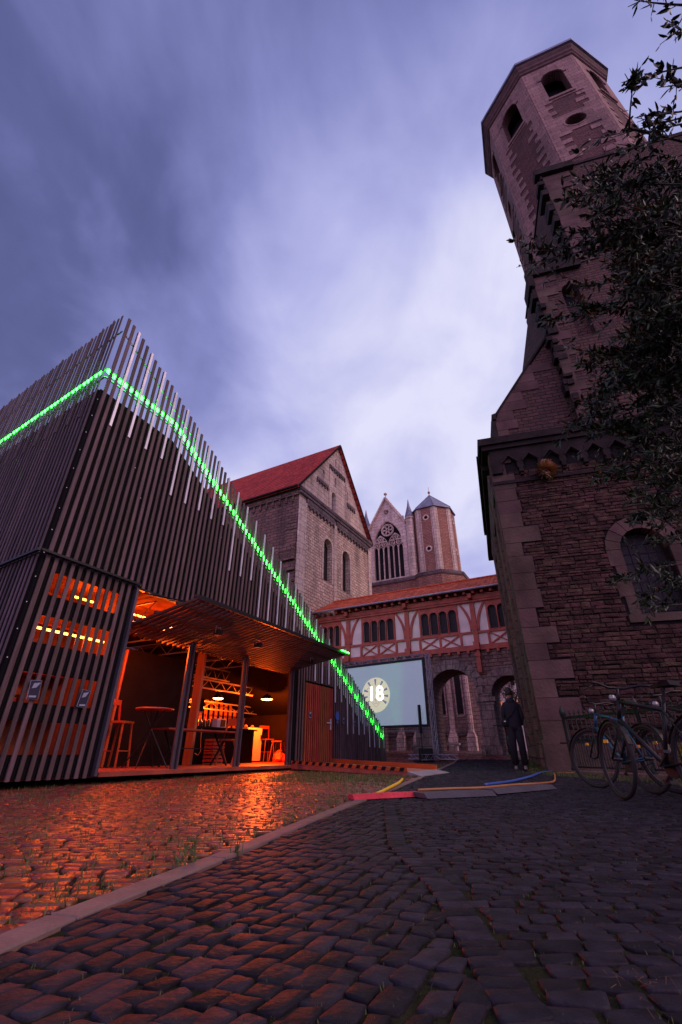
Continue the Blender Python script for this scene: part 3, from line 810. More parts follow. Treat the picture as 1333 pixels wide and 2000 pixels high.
for yy, z0, z1 in ((3.0, 2.36, 2.64), (2.6, 2.0, 2.22), (3.6, 1.60, 1.80)):
    xa, xb = 5.6, (7.9 if z1 > 2.3 else 8.6 if z1 > 2 else 10.2)
    tr.bar((xa, yy, z1), (xb, yy, z1), .035); tr.bar((xa, yy, z0), (xb, yy, z0), .035)
    for k in range(12):
        a = xa + (xb - xa) * k / 12; b = xa + (xb - xa) * (k + 1) / 12; tr.bar((a, yy, z0 if k % 2 else z1), (b, yy, z1 if k % 2 else z0), .014)
tr.build('ceiling_truss', M['steel'], PAV)
# door: red slats
d = MB()
q = 7.52
while q < 9.0: d.box(q, q + .042, -.055, -.004, .20, 2.10); q += .103
door = d.build('door', M['slatred'], PAV)
d = MB(); d.box(7.50, 9.02, 0, .04, .19, 2.11); d.build('door_panel', M['black'], door)
h = MB(); h.box(8.84, 8.88, -.08, -.058, 1.0, 1.28); h.bar((8.86, -.09, 1.17), (8.62, -.09, 1.17), .025); h.build('handle', M['strip'], door)
# awning: the raised slatted shutter
aw = MB()
def AW(s, w, dz=0): return (s, -w, 2.36 + .17 * w + dz)   # rises gently outwards
s = 1.74
while s < 6.98: aw.bar(AW(s, -.35), AW(s, 1.55), .05, .04); s += SP
for w in (-.30, .15, .62, 1.10, 1.50): aw.bar(AW(1.70, w, .045), AW(6.98, w, .045), .06, .04)
AWN = aw.build('awning', M['awn'], PAV)
ar = MB()
ar.bar(AW(1.70, 1.57), AW(7.0, 1.57), .03, .07)
for s in (1.9, 3.4, 5.0, 6.9): ar.bar((s, .02, 2.98), AW(s, 1.2, .07), .03)
ar.build('awning_frame', M['blackm'], AWN)
e = MB(); e.tube([AW(6.6, 1.6, .02), AW(7.02, 1.6, .02)], .012, 6); e.build('light_rope', M['led'], AWN)

# lamps inside the pavilion -----------------------------------------
def W(s, t, z): return FK(s, t, z)
def point(name, s, t, z, e, r=.05, col=(1, .095, .004)):
    l = bpy.data.lights.new(name, 'POINT'); l.energy = e; l.shadow_soft_size = r; l.color = col
    o = bpy.data.objects.new(name, l); o.location = W(s, t, z); C.objects.link(o)
def tube(s0, s1, t, z, label, e, t1=None, dz=.06):
    m = MB(); m.tube([(0, 0, 0), (s1 - s0, (t1 if t1 is not None else t) - t, 0)], .017, 8)
    o = m.build('tube_lamp', M['tube'], None); o.location = W(s0, t, z); o.rotation_euler = (0, 0, ang(UK))
    tag(o, label, 'tube light', 'amber tube lights in the pavilion')
    if e: point('tube_lamp_glow', (s0 + s1) / 2, t - .02 if t > .3 else t + .05, z - dz, e, .06)
tube(.30, 1.40, .10, 2.02, 'long amber tube light behind the second row of slat windows', 22)
tube(1.05, 1.45, .75, 2.80, 'short amber tube light high in the slatted cabin', 14)
tube(2.35, 2.86, .95, 2.86, 'amber tube light under the ceiling left of the awning', 200, dz=.55)
tube(3.05, 3.12, .45, 2.66, 'small amber tube seen through the raised awning slats', 40, 1.0)
def disc(s, t, z, r, label, e):
    th_ = thing('pendant_lamp', label, 'pendant lamp', W(s, t, z), 0, 'amber pendant lamps in the pavilion')
    m = MB(); m.lathe([(r, -.012), (r, 0), (r * .55, .09), (.03, .12), (.03, .13)], n=20); m.build('lamp_shade', M['blackm'], th_, True)
    m = MB(); m.lathe([(.02, -.05), (r * .75, -.035), (r * .93, -.013)], n=20); m.build('bulb', M['lampe'], th_, True)
    m = MB(); m.tube([(0, 0, .13), (0, 0, min(1.0, 2.9 - z))], .006, 5); m.build('cord', M['blackm'], th_)
    point('pendant_glow', s, t, z - .11, e, .07)
disc(8.69, 2.1, 1.90, .19, 'bright amber pendant lamp above the steel cabinet', 680)
disc(7.5, 3.0, 1.86, .16, 'amber pendant lamp behind the middle post', 80)
# spotlights under the awning (unlit black)
for s, lb in ((2.95, 'black spotlight under the left end of the awning'), (4.17, 'black spotlight under the middle of the awning'), (6.35, 'black spotlight under the far right of the awning')):
    t_ = thing('spotlight', lb, 'spotlight', W(s, -.9, 2.48), ang(UK), 'spotlights under the awning')
    m = MB(); m.box(-.05, .05, -.05, .06, -.14, -.05); m.box(-.055, .055, -.065, -.05, -.145, -.045); m.build('housing', M['blackm'], t_)
    m = MB(); m.bar((-.062, 0, -.10), (-.062, 0, .01), .01); m.bar((.062, 0, -.10), (.062, 0, .01), .01); m.bar((-.067, 0, .01), (.067, 0, .01), .012); m.build('bracket', M['steel'], t_)

# furniture ----------------------------------------------------------
t_ = thing('bar_table', 'round high bar table with crossed legs in the pavilion opening', 'table', W(3.36, .85, .177), ang(UK))
m = MB(); m.lathe([(.35, .98), (.36, .99), (.36, 1.005), (.35, 1.015)], n=24); m.build('tabletop', M['floor'], t_)
for a in range(4):
    c_, s_ = math.cos(a * PI / 2 + .5), math.sin(a * PI / 2 + .5)
    m = MB(); m.tube([(c_ * .42, s_ * .42, 0), (c_ * .02, s_ * .02, .62), (-c_ * .2, -s_ * .2, .98)], .012, 6); m.build('leg', M['blackm'], t_)
def barchair(s, t, label, rz=0, h=.75, back=True):
    c_ = thing('bar_chair', label, 'bar chair', W(s, t, .177), ang(UK) + rz, 'bar chairs in the pavilion')
    m = MB(); m.box(-.17, .17, -.17, .17, h, h + .035); m.build('seat', M['slatred'], c_)
    for x in (-1, 1):
        for y in (-1, 1):
            if back and y == 1: continue
            m = MB(); m.bar((x * .20, y * .20, 0), (x * .14, y * .14, h), .025); m.build('leg', M['slatred'], c_)
    if back:
        for x in (-1, 1):
            m = MB(); m.bar((x * .20, .22, 0), (x * .16, .16, h), .03); m.bar((x * .16, .16, h), (x * .17, .24, h + .42), .03); m.build('leg', M['slatred'], c_)
        m = MB(); m.box(-.18, .18, .21, .24, h + .33, h + .43); m.build('backrest', M['slatred'], c_)
    m = MB(); m.bar((-.17, -.17, .28), (.17, -.17, .28), .02); m.bar((-.18, .19, .28), (.18, .19, .28), .02); m.build('stretcher', M['slatred'], c_)
barchair(3.05, 1.35, 'high wooden chair behind the round bar table', .3, .75)
barchair(9.6, 2.2, 'bar stool right of the steel cabinet, nearer the cabinet', .2, .55, False)
barchair(9.95, 2.9, 'bar chair at the far end beside the slatted wall', -.4, .62)
t_ = thing('trestle_table', 'long dark folding table on crossed legs behind the middle post', 'table', W(3.7, .75, .177), ang(UK))
m = MB(); m.box(0, 2.2, 0, .5, .66, .69); m.build('tabletop', M['floor'], t_)
for x in (.35, 1.85):
    for a in (-1, 1):
        m = MB(); m.bar((x - .02 * a, .25 - .25 * a, 0), (x - .02 * a, .25 + .2 * a, .66), .03); m.build('leg', M['blackm'], t_)
m = MB(); m.bar((.35, .25, .33), (1.85, .25, .33), .02); m.build('stretcher', M['blackm'], t_)
t_ = thing('folding_chair', 'folding wooden chair with crossed legs by the middle post', 'chair', W(5.75, .9, .177), ang(UK) + .2)
m = MB(); m.box(-.2, .2, -.18, .18, .5, .53); m.build('seat', M['slatred'], t_)
for a in (-1, 1):
    m = MB(); m.bar((-.2 , .2 * a, 0), (.24, .2 * a, .98), .03); m.build('leg', M['slatred'], t_)
    m = MB(); m.bar((.26, .17 * a, 0), (-.17, .17 * a, .52), .03); m.build('leg', M['slatred'], t_)
m = MB(); m.box(.2, .24, -.2, .2, .82, .98); m.build('backrest', M['slatred'], t_)
t_ = thing('bar_counter', 'dark bar counter at the back of the pavilion', 'counter', W(5.6, 2.1, .177), ang(UK))
m = MB(); m.box(0, 2.6, 0, .55, 0, .80); m.build('body', M['dwall'], t_)
m = MB(); m.box(-.04, 2.66, -.06, .6, .803, .84); m.build('counter_top', M['blackm'], t_)
t_ = thing('steel_cabinet', 'tall bright steel cabinet at the right of the bar', 'cabinet', W(8.55, 2.62, .177), ang(UK))
m = MB(); m.box(0, .72, .02, .6, .03, .94); m.build('body', M['alu'], t_)
m = MB(); m.box(.01, .71, -.01, .017, .04, .93); dd = m.build('door', M['ribbed'], t_)
m = MB(); m.box(.64, .68, -.04, -.012, .62, .74); m.build('handle', M['blackm'], dd)
for i_, (x, lb) in enumerate(((.18, 'left small jar on top of the steel cabinet'), (.50, 'right small jar on top of the steel cabinet'))):
    m = MB(); m.lathe([(.05, 0), (.055, .05), (.03, .07)], n=10); o = m.build('jar', M['ply'], None, True); o.location = W(8.55 + x, 2.85, 1.12); tag(o, lb, 'jar', 'jars on the steel cabinet')
m = MB()
rr = random.Random(4); prof = [(.02, 0), (.2, .0), (.22, .08), (.17, .2), (.09, .28), (.05, .33)]
m.lathe(prof, n=14); m.v = [(x * rr.uniform(.8, 1.2), y * rr.uniform(.8, 1.2), z) for x, y, z in m.v]
o = m.build('bag', M['redbag'], None); o.location = W(9.55, 2.1, .177); tag(o, 'crumpled glowing red bag on the floor beside the steel cabinet', 'bag')
t_ = thing('monitor', 'small box-shaped device on the bar counter', 'device', W(6.9, 2.3, 1.018), ang(UK))
m = MB(); m.box(-.18, .18, -.08, .1, .0, .22); m.build('body', M['white'], t_)
m = MB(); m.box(-.05, .14, -.09, -.082, .03, .2); m.build('panel', M['blackm'], t_)
for x, lb in ((5.75, 'bottle at the left end of the bar counter'), (5.95, 'shorter bottle next to the left bottle on the bar counter')):
    hh = .24 if x < 5.8 else .19
    m = MB(); m.lathe([(.032, 0), (.034, hh * .6), (.013, hh * .8), (.013, hh)], n=10); o = m.build('bottle', M['bottle'], None, True); o.location = W(x, 2.25, 1.018); tag(o, lb, 'bottle', 'bottles on the bar counter')
mb_ = None
for k in range(9):
    hh = (.26, .22, .24, .20, .26, .23, .25, .21, .24)[k]
    m = MB(); m.lathe([(.030, 0), (.032, hh * .6), (.012, hh * .8), (.012, hh)], n=8); o = m.build('bottle', M['bottle'], None, True); o.location = W(6.1 + k * .085 + (k % 3) * .01, 2.42, 1.018); tag(o, ('leftmost', 'second', 'third', 'fourth', 'fifth', 'sixth', 'seventh', 'eighth', 'rightmost')[k] + ' bottle from the left in the close row at the back of the bar counter' if 0 < k < 8 else ('leftmost', 0, 0, 0, 0, 0, 0, 0, 'rightmost')[k] + ' bottle of the close row at the back of the bar counter', 'bottle', 'row of bottles on the bar')
for k, (x, y_, z_, lb) in enumerate(((6.2, 1.75, .177, 'lower dark crate standing in front of the bar counter'), (6.2, 1.75, .46, 'upper dark crate stacked in front of the bar counter'))):
    t_ = thing('crate', lb, 'crate', W(x, y_, z_), ang(UK), 'crates by the bar')
    m = MB(); m.box(-.2, .2, -.15, .15, 0, .03)
    for zz in (.06, .14, .22): m.box(-.2, .2, -.15, -.135, zz, zz + .05); m.box(-.2, .2, .135, .15, zz, zz + .05); m.box(-.2, -.185, -.134, .134, zz, zz + .05); m.box(.185, .2, -.134, .134, zz, zz + .05)
    for cx_ in (-.18, .18):
        for cy_ in (-.125, .125): m.box(cx_ - .01, cx_ + .01, cy_ - .008, cy_ + .008, .03, .27)
    m.build('body', M['slatred'], t_)
t_ = thing('poster', 'small poster hanging on the partition above the bar', 'poster', W(5.72, 2.02, 1.35), ang(UK))
m = MB(); m.box(0, .2, 0, .01, 0, .3); m.build('sheet', M['blackm'], t_)
m = MB(); m.box(-.01, .21, -.01, .012, -.035, -.003); m.build('batten', M['ply'], t_)
m = MB()
for k in range(9): m.bar((8.0 + k * .24, 4.35, 1.95 - .13 * max(0, (8 + k * .24 - 9))), (8.05 + k * .24, 4.33, .6), .13, .02)
m.v = [(x - 8, y - 4.3, z) for x, y, z in m.v]
o = m.build('curtain', M['cloak'], None); o.location = W(8, 4.3, 0); o.rotation_euler = (0, 0, ang(UK)); tag(o, 'orange-lit hanging curtain strips behind the steel cabinet', 'curtain')
# hanging cable loop at the partition frame
m = MB(); m.tube([(0, 0, .75), (.02, 0, .5), (.05, 0, .28), (0, 0, .2), (-.08, 0, .24)], .008, 6)
o = m.build('cable', M['orangec'], None); o.location = W(5.4, 1.5, .177); tag(o, 'thin cable hanging in a loop by the partition frame', 'cable')

# papers on the slats
def paper(s, z, w, h, label, mm='paper', rot=0, y=-.09):
    t_ = thing('notice', label, 'notice', W(s, y, z), ang(UK), 'notices fixed to the slats')
    m = MB(); P = [(-w / 2, -h / 2), (w / 2, -h / 2), (w / 2, h / 2), (-w / 2, h / 2)]
    P = [(x * math.cos(rot) - z_ * math.sin(rot), x * math.sin(rot) + z_ * math.cos(rot)) for x, z_ in P]
    m.prism(P, (), -.006, 0); m.build('sheet', M[mm], t_)
    if mm != 'blue':
        m = MB(); Q = [(x * .93, z_ * .97) for x, z_ in P]; m.prism(Q, (), -.009, -.0065); m.build('print', M['ink'], t_)
        m = MB(); m.prism([(-w * .3, h * .05), (w * .1, h * .12), (w * .38, h * .4), (-w * .2, h * .33)], (), -.011, -.0095); m.prism([(-w * .35, -h * .42), (w * .3, -h * .40), (w * .3, -h * .3), (-w * .35, -h * .33)], (), -.011, -.0095); m.build('picture', M['paper'], t_)
paper(.43, 1.18, .15, .24, 'white and dark blue notice on the left slats', rot=.08)
paper(1.18, 1.13, .14, .24, 'crumpled blue notice on the right slats of the cabin', rot=-.12)
paper(7.72, 1.32, .13, .18, 'small notice on the red slatted door', y=-.07)
paper(9.60, 1.28, .12, .17, 'notice on the slats just right of the blue disc', y=-.1)
paper(10.35, 1.24, .12, .17, 'rightmost notice on the slats past the door', y=-.1)
m = MB(); m.prism(circ(0, 0, .12, 18), (), -.008, 0); m.prism([(-.05, -.2), (.05, -.2), (.05, -.13), (-.05, -.13)], (), -.007, 0)
o = m.build('round_sign', M['blue'], None); o.location = W(9.22, -.095, 1.38); o.rotation_euler = (0, 0, ang(UK)); tag(o, 'round blue sign beside the red slatted door', 'sign')

# ramp ---------------------------------------------------------------
RA = Vector((-1.16, 11.90)); RB = Vector((1.25, 9.60)); RC = Vector((2.05, 10.95)); RDD = Vector((-.30, 13.75))
t_ = thing('access_ramp', 'long red wheelchair ramp with hazard striped edge beside the pavilion door', 'ramp', (RA.x, RA.y, 0), 0)
def rp3(p, z): return (p.x - RA.x, p.y - RA.y, z)
z0a, z1a = .20, .11
m = MB(); m.hexa([rp3(RA, .10), rp3(RB, .04), rp3(RC, .06), rp3(RDD, .12), rp3(RA, z0a), rp3(RB, z1a), rp3(RC, z1a), rp3(RDD, z0a)]); m.build('deck', M['ramp'], t_)
m = MB(); m.bar(rp3(RDD, z0a + .05), rp3(RC, z1a + .045), .03, .085); m.bar(rp3(RA, z0a + .035), rp3(RB, z1a + .032), .03, .06); m.build('side_rail', M['orange'], t_)
m = MB(); n = 15
for k in range(n):
    a = RA.lerp(RB, (k + .15) / n); b = RA.lerp(RB, (k + .60) / n); za, zb = z0a + (z1a - z0a) * (k + .15) / n, z0a + (z1a - z0a) * (k + .6) / n
    dd = (RB - RA).normalized(); nn = Vector((dd.y, -dd.x)) * -.0
    o_ = Vector((-.0125, -.0125)) * 1.35
    P = []
    for y_ in (.021, -.0):
        pass
    n3 = Vector((dd.y, -dd.x)).normalized() * (-1)
    if n3.y > 0: n3 = -n3
    f = n3 * .0185
    sh = dd * .04
    m.add([rp3(a + f, za + .004), rp3(b + f, zb + .004), rp3(b + f + sh, zb + .066), rp3(a + f + sh, za + .066),
           rp3(a - f, za + .004), rp3(b - f, zb + .004), rp3(b - f + sh, zb + .066), rp3(a - f + sh, za + .066)],
          [(0, 1, 2, 3), (3, 2, 6, 7), (4, 7, 6, 5), (0, 4, 5, 1), (0, 3, 7, 4), (1, 5, 6, 2)])
m.build('hazard_stripes', M['blackm'], t_)
E1 = RB + (RB - RA).normalized() * .30; E2 = RC + (RB - RA).normalized() * .30
m = MB(); m.hexa([rp3(RB, .05), rp3(E1, gz(0, E1.y) + .004), rp3(E2, gz(0, E2.y) + .004), rp3(RC, .06), rp3(RB, z1a + .004), rp3(E1, gz(0, E1.y) + .016), rp3(E2, gz(0, E2.y) + .016), rp3(RC, z1a + .004)]); m.build('end_flap', M['alu'], t_)

# mats and cables on the path ----------------------------------------
def mat_strip(p, q, w, h, name, label, mm, cat, grp=None):
    p, q = Vector(p), Vector(q); d = (q - p).normalized(); nn = Vector((-d.y, d.x)) * w / 2
    z = (gz(*p) + gz(*q)) / 2 + .004
    m = MB(); L_ = (q - p).length; prof = [(-w / 2, 0), (w / 2, 0), (w * .32, h), (-w * .32, h)]
    k = max(6, int(L_ / .05)); vs = []
    r = random.Random(3)
    for i in range(k + 1):
        zz = r.uniform(-.002, .002)
        for a, b in prof: vs.append((i * L_ / k, a + (r.uniform(-.006, .006) if mm == 'redmat' else 0), b + (zz if b else 0)))
    fs = [(i * 4 + j, i * 4 + (j + 1) % 4, i * 4 + 4 + (j + 1) % 4, i * 4 + 4 + j) for i in range(k) for j in range(4)] + [(3, 2, 1, 0), (k * 4, k * 4 + 1, k * 4 + 2, k * 4 + 3)]
    m.add(vs, fs); o = m.build(name, M[mm], None); o.location = (p.x, p.y, z); o.rotation_euler = (0, 0, math.atan2(d.y, d.x)); tag(o, label, cat, grp); return o
mat_strip((.10, 5.38), (.86, 5.80), .14, .045, 'cable_cover', 'bright red cable cover strip across the kerb', 'redmat', 'cable cover')
mat_strip((.83, 5.62), (1.66, 5.98), .36, .045, 'cable_mat', 'black rubber cable mat next to the red strip', 'rubber', 'cable mat', 'black cable mats')
mat_strip((1.68, 6.10), (2.72, 6.95), .36, .045, 'cable_mat', 'black rubber cable mat nearest the castle corner', 'rubber', 'cable mat', 'black cable mats')
def cable(pts, r, mm, name, label):
    pts = [Vector((x, y, (gz(x, y) + r + .005) if z is None else z)) for x, y, z in pts]
    out = []
    for i in range(len(pts) - 1):
        p0 = pts[max(i - 1, 0)]; p1 = pts[i]; p2 = pts[i + 1]; p3 = pts[min(i + 2, len(pts) - 1)]
        for k in range(8):
            t = k / 8; out.append(.5 * ((2 * p1) + (p2 - p0) * t + (2 * p0 - 5 * p1 + 4 * p2 - p3) * t * t + (3 * p1 - p0 - 3 * p2 + p3) * t ** 3))
    out.append(pts[-1]); o0 = out[0].copy()
    m = MB(); m.tube([p - o0 for p in out], r, 8); o = m.build(name, M[mm], None, True); o.location = o0; tag(o, label, 'cable'); return o
cable([(.38, 5.72, None), (.60, 6.6, None), (.85, 7.6, None), (1.0, 8.4, None)], .018, 'yellow', 'yellow_cable', 'yellow cable running up from the red strip to the ramp')
cable([(.86, 5.80, .06), (1.3, 6.0, .062), (1.66, 6.14, .062), (2.2, 6.62, .065), (2.72, 7.05, .06), (3.3, 8.0, None), (4.0, 9.6, None), (4.4, 10.4, None), (5.2, 10.3, None)], .013, 'orangec', 'orange_cable', 'orange cable lying on the black mats towards the castle')
cable([(2.0, 7.2, None), (2.6, 7.9, None), (3.4, 9.2, None), (4.1, 10.5, None), (4.5, 10.9, None)], .018, 'blue', 'blue_hose', 'blue hose running from the mats to the castle corner')
# ------------------------------------------------------------------ castle (right)
CO = (4.51, 11.04); UC = (.9642, -.2654); FC = frame(CO, UC)
AN = thing('castle_annex', 'low castle wing with pale corner stones and an arched window on the right', 'building', (CO[0], CO[1], 0), ang(UC))
SK = .0445
wx0, wx1, wz0, wzt = 2.70, 3.78, 3.30, 5.50
w_ = MB()
w_.prism([(0.02, .0), (9, 0), (9, 8.5), (0.02, 8.5)], [arch(wx0, wx1, wz0, wzt)], 0, .55)
w_.build('wall', M['mortar'], AN)
# coursed rubble set proud of the wall
rb_ = MB(); rs = random.Random(44); z = .75
cx_, cr = (wx0 + wx1) / 2, (wx1 - wx0) / 2; zs = wzt - cr
quo = []
zq = .62; k = 0
while zq < 8.3:
    hq = rs.uniform(.38, .52); quo.append((zq, zq + hq, rs.choice((.92, .60, .78)) if k % 2 else rs.choice((.48, .40, .55)))); zq += hq; k += 1
while z < 7.72:
    h = rs.uniform(.065, .13); x = rs.uniform(-.2, 0)
    while x < 6.4:
        L_ = rs.uniform(.12, .46); a, b = x + .008, x + L_ - .008; zm = z + h / 2
        qw = next((q[2] for q in quo if q[0] <= zm < q[1]), .5) + .01
        if a < qw: a = qw
        ok = b - a > .05
        inw = lambda xx: (wx0 - .30 < xx < wx1 + .30 and wz0 - .22 < zm < zs) or (zm >= zs - .01 and math.hypot(xx - cx_, zm - zs) < cr + .36)
        if ok and (inw(a) or inw(b) or inw((a + b) / 2)):
            if inw(a) and not inw(b):
                while inw(a) and a < b: a += .02
            elif inw(b) and not inw(a):
                while inw(b) and b > a: b -= .02
            else: ok = False
            ok = ok and b - a > .05
        if ok:
            d = rs.uniform(.012, .05); j = lambda s_=.008: rs.uniform(-s_, s_); t_ = h - .014
            f = [(a + j(), z + j()), ((a + b) / 2, z + j(.012)), (b + j(), z + j()), (b + j(), z + t_ + j()), ((a + b) / 2, z + t_ + j(.012)), (a + j(), z + t_ + j())]
            mx_, mz_ = sum(p[0] for p in f) / 6, sum(p[1] for p in f) / 6
            r0 = [(p[0], .0, p[1]) for p in f]; r1 = [(p[0], -d * .7, p[1]) for p in f]; r2 = [(mx_ + (p[0] - mx_) * .88, -d - j(.006), mz_ + (p[1] - mz_) * .72) for p in f]
            vs = r0 + r1 + r2 + [(mx_, -d * 1.1, mz_)]
            fs = [(l * 6 + i, l * 6 + (i + 1) % 6, l * 6 + 6 + (i + 1) % 6, l * 6 + 6 + i) for l in (0, 1) for i in range(6)] + [(12 + i, 12 + (i + 1) % 6, 18) for i in range(6)]
            rb_.add(vs, fs)
        x += L_
    z += h
rb_.build('rubble_stones', M['rubble'], AN)
q_ = MB()
for a, b, wq in quo:
    y1 = rs.choice((.45, .7))
    q_.box(-.015 + rs.uniform(-.004, .004), wq, -.055 + rs.uniform(-.006, .006), .30, a + .005, b - .005)
q_.build('quoins', M['quoin'], AN)
ws = MB(); archband(wx0, wx1, wz0, wzt, .34, -.045, .25, ws, 9)
z = wz0 + .0; k = 0
while z < zs - .05:
    h = min(rs.uniform(.34, .5), zs - z)
    for sg, xx in ((-1, wx0), (1, wx1)):
        e = .34 if (k + (sg > 0)) % 2 else .24
        ws.box(xx, xx + sg * e, -.045, .25, z + .004, z + h - .004)
    z += h; k += 1
ws.box(wx0 - .3, wx1 + .3, -.075, .3, wz0 - .19, wz0 - .004)
ws.build('window_surround', M['quoin'], AN)
wn = MB(); wn.prism(arch(wx0 + .01, wx1 - .01, wz0 + .01, wzt - .01), (), .34, .36); wp = wn.build('window', M['leaded'], AN)
g = MB()
for k in range(5): g.box(wx0 + .2 * (k + .5), wx0 + .2 * (k + .5) + .012, .325, .338, wz0, wzt - .3)
for k in range(8): g.box(wx0, wx1, .327, .337, wz0 + .25 * (k + .5), wz0 + .25 * (k + .5) + .015)
g.build('glazing_bars', M['void'], wp)
# frieze of pointed arches, string and cornice
fz = MB(); pts = [(.02, 7.78)]
k = 0; x = .33
while x < 8.6:
    pts += [(x, 7.78), (x, 7.98), (x + .2, 8.19), (x + .4, 7.98), (x + .4, 7.78)]; x += .575
pts += [(9, 7.78), (9, 8.47), (.02, 8.47)]
fz.prism(pts, (), -.14, -.002)
x = .33
while x < 8.6:
    fz.prism([(x - .02, 7.96), (x + .2, 8.20), (x + .42, 7.96), (x + .42, 8.03), (x + .2, 8.27), (x - .02, 8.03)], (), -.175, -.141)
    x += .575
x = .33 + .4
while x < 8.6:
    fz.box(x + .03, x + .145, -.16, -.002, 7.62, 7.775); fz.box(x + .05, x + .125, -.11, -.003, 7.54, 7.618); x += .575
fz.box(.02, .30, -.16, -.002, 7.64, 7.775)
fz.box(-.03, 9, -.09, -.056, 7.30, 7.40)
fz.build('corbel_frieze', M['qdark'], AN)
cn = MB()
cn.box(-.18, 9, -.22, .6, 8.475, 8.62); cn.box(-.26, 9, -.30, .6, 8.625, 8.86)
cn.hexa([(-.30, .6, 8.625), (.6, .6, 8.625), (.8, 6.3, 8.625), (SK * 6.3 - .30, 6.3, 8.625), (-.30, .6, 8.86), (.6, .6, 8.86), (.8, 6.3, 8.86), (SK * 6.3 - .30, 6.3, 8.86)])
cn.hexa([(-.20, .6, 8.3), (.6, .6, 8.3), (.8, 6.3, 8.3), (SK * 6.3 - .20, 6.3, 8.3), (-.20, .6, 8.62), (.6, .6, 8.62), (.8, 6.3, 8.62), (SK * 6.3 - .2, 6.3, 8.62)])
cn.hexa([(SK * 6.3 - .22, 6.32, 8.5), (.8, 6.32, 8.5), (.9, 9.0, 8.5), (SK * 9 - .22, 9.0, 8.5), (SK * 6.3 - .22, 6.32, 8.70), (.8, 6.32, 8.70), (.9, 9.0, 8.70), (SK * 9 - .22, 9.0, 8.70)])
cn.build('cornice', M['qdark'], AN)
# side wall running back to the gangway
sd = MB()
def SW(t, o=0): return SK * t - o
sd.hexa([(SW(.31), .31, 0), (SW(.31) + .6, .56, 0), (SW(6.8) + .6, 6.8, 0), (SW(6.8), 6.8, 0), (SW(.31), .31, 8.3), (SW(.31) + .6, .56, 8.3), (SW(6.8) + .6, 6.8, 8.3), (SW(6.8), 6.8, 8.3)])
sd.build('side_wall', M['castleS'], AN)
pr = MB()
for t0, t1, o_, zt in ((1.1, 1.5, .07, 7.4), (3.3, 3.8, .10, 7.4), (5.9, 6.78, .09, 8.2)):
    pr.mark()
    pr.hexa([(SW(t0, o_), t0, 0), (SW(t0), t0 + .01, 0), (SW(t1), t1, 0), (SW(t1, o_), t1, 0), (SW(t0, o_), t0, zt), (SW(t0), t0 + .01, zt), (SW(t1), t1, zt), (SW(t1, o_), t1, zt)])
pr.mark(); pr.hexa([(SW(.31, .05), .31, 7.2), (SW(.31), .32, 7.2), (SW(6.6), 6.6, 7.2), (SW(6.6, .05), 6.6, 7.2), (SW(.31, .12), .31, 7.9), (SW(.31), .32, 7.9), (SW(6.6), 6.6, 7.9), (SW(6.6, .12), 6.6, 7.9)])
pr.build_each('side_rib', M['castleS'], AN)
pn = MB(); pn.box(-.05, 1.1, -.12, -.057, 0, .60); pn.box(1.1, 9, -.10, -.002, 0, .62); pn.box(-.06, .3, -.12, .32, 0.6, .68); pn.build('plinth', M['quoin'], AN)
rf = MB(); rf.box(.55, 9, .56, 2.2, 8.3, 8.5); rf.build('flat_roof', M['lead'], AN)

# hall and stepped front behind the annex
HA = thing('castle_hall', 'tall dark masonry castle hall rising behind the low wing', 'building', (CO[0], CO[1], 0), ang(UC))
GY = 2.27
g_ = MB(); g_.prism([(.76, 8.5), (5.6, 8.5), (5.6, 18.1), (.76, 11.6)], (), GY, GY + 4.5); g_.build('gable_wall', M['castle'], HA)
gq = MB(); z = 8.87; k = 0
while z < 13.6:
    e = .75 if k % 2 else .38; h = .42
    xl = lambda zz: .76 if zz < 11.6 else .76 + (zz - 11.6) * .72
    a = xl(z); b = xl(z + h)
    gq.prism([(a, z + .006), (a + e + .3 * (z > 11), z + .006), (a + e + .3 * (z > 11), z + h - .006), (b, z + h - .006)], (), GY - .035, GY - .002); z += h; k += 1
gq.build('gable_quoins', M['quoin'], HA)
cp = MB()
cp.hexa([(.66, GY - .1, 11.5), (.80, GY - .1, 11.45), (.80, GY + 4.6, 11.45), (.66, GY + 4.6, 11.5), (.66, GY - .1, 11.72), (.80, GY - .1, 11.76), (.80, GY + 4.6, 11.76), (.66, GY + 4.6, 11.72)])
cp.hexa([(.80, GY - .08, 11.64), (4.0, GY - .08, 16.12), (4.0, GY + 4.6, 16.12), (.80, GY + 4.6, 11.64), (.80, GY - .08, 11.76), (4.0, GY - .08, 16.24), (4.0, GY + 4.6, 16.24), (.80, GY + 4.6, 11.76)])
cp.box(.60, .75, GY - .06, GY + 3.4, 9.6, 11.44)
cp.build('gable_coping', M['qdark'], HA)
HY = 1.97; HX = 3.45
h_ = MB()
h_.prism([(HX, 8.5), (16, 8.5), (16, 26.3), (5.36, 26.3), (5.36, 18.8), (HX, 18.8)], [arch(4.35, 5.0, 14.6, 17.7), arch(6.6, 7.6, 13.0, 16.4)], HY, HY + .6)
h_.box(HX + .01, 15.9, HY + .62, HY + 9, 8.5, 18.6); h_.box(5.4, 15.9, HY + .62, HY + 9, 18.62, 26.2)
h_.build('hall_wall', M['castle'], HA)
v_ = MB(); v_.box(4.3, 5.05, HY + .5, HY + .61, 14.5, 17.75); v_.mark(); v_.box(6.5, 7.7, HY + .5, HY + .61, 12.9, 16.5); v_.build_each('window', M['void'], HA)
rc0 = random.Random(19)
a_ = MB(); archband(4.35, 5.0, 14.6, 17.7, .22, HY - .05, HY + .2, a_, 9); a_.mark(); archband(6.6, 7.6, 13, 16.4, .3, HY - .05, HY + .2, a_, 9)
a_.mark(); z = 8.9; k = 0
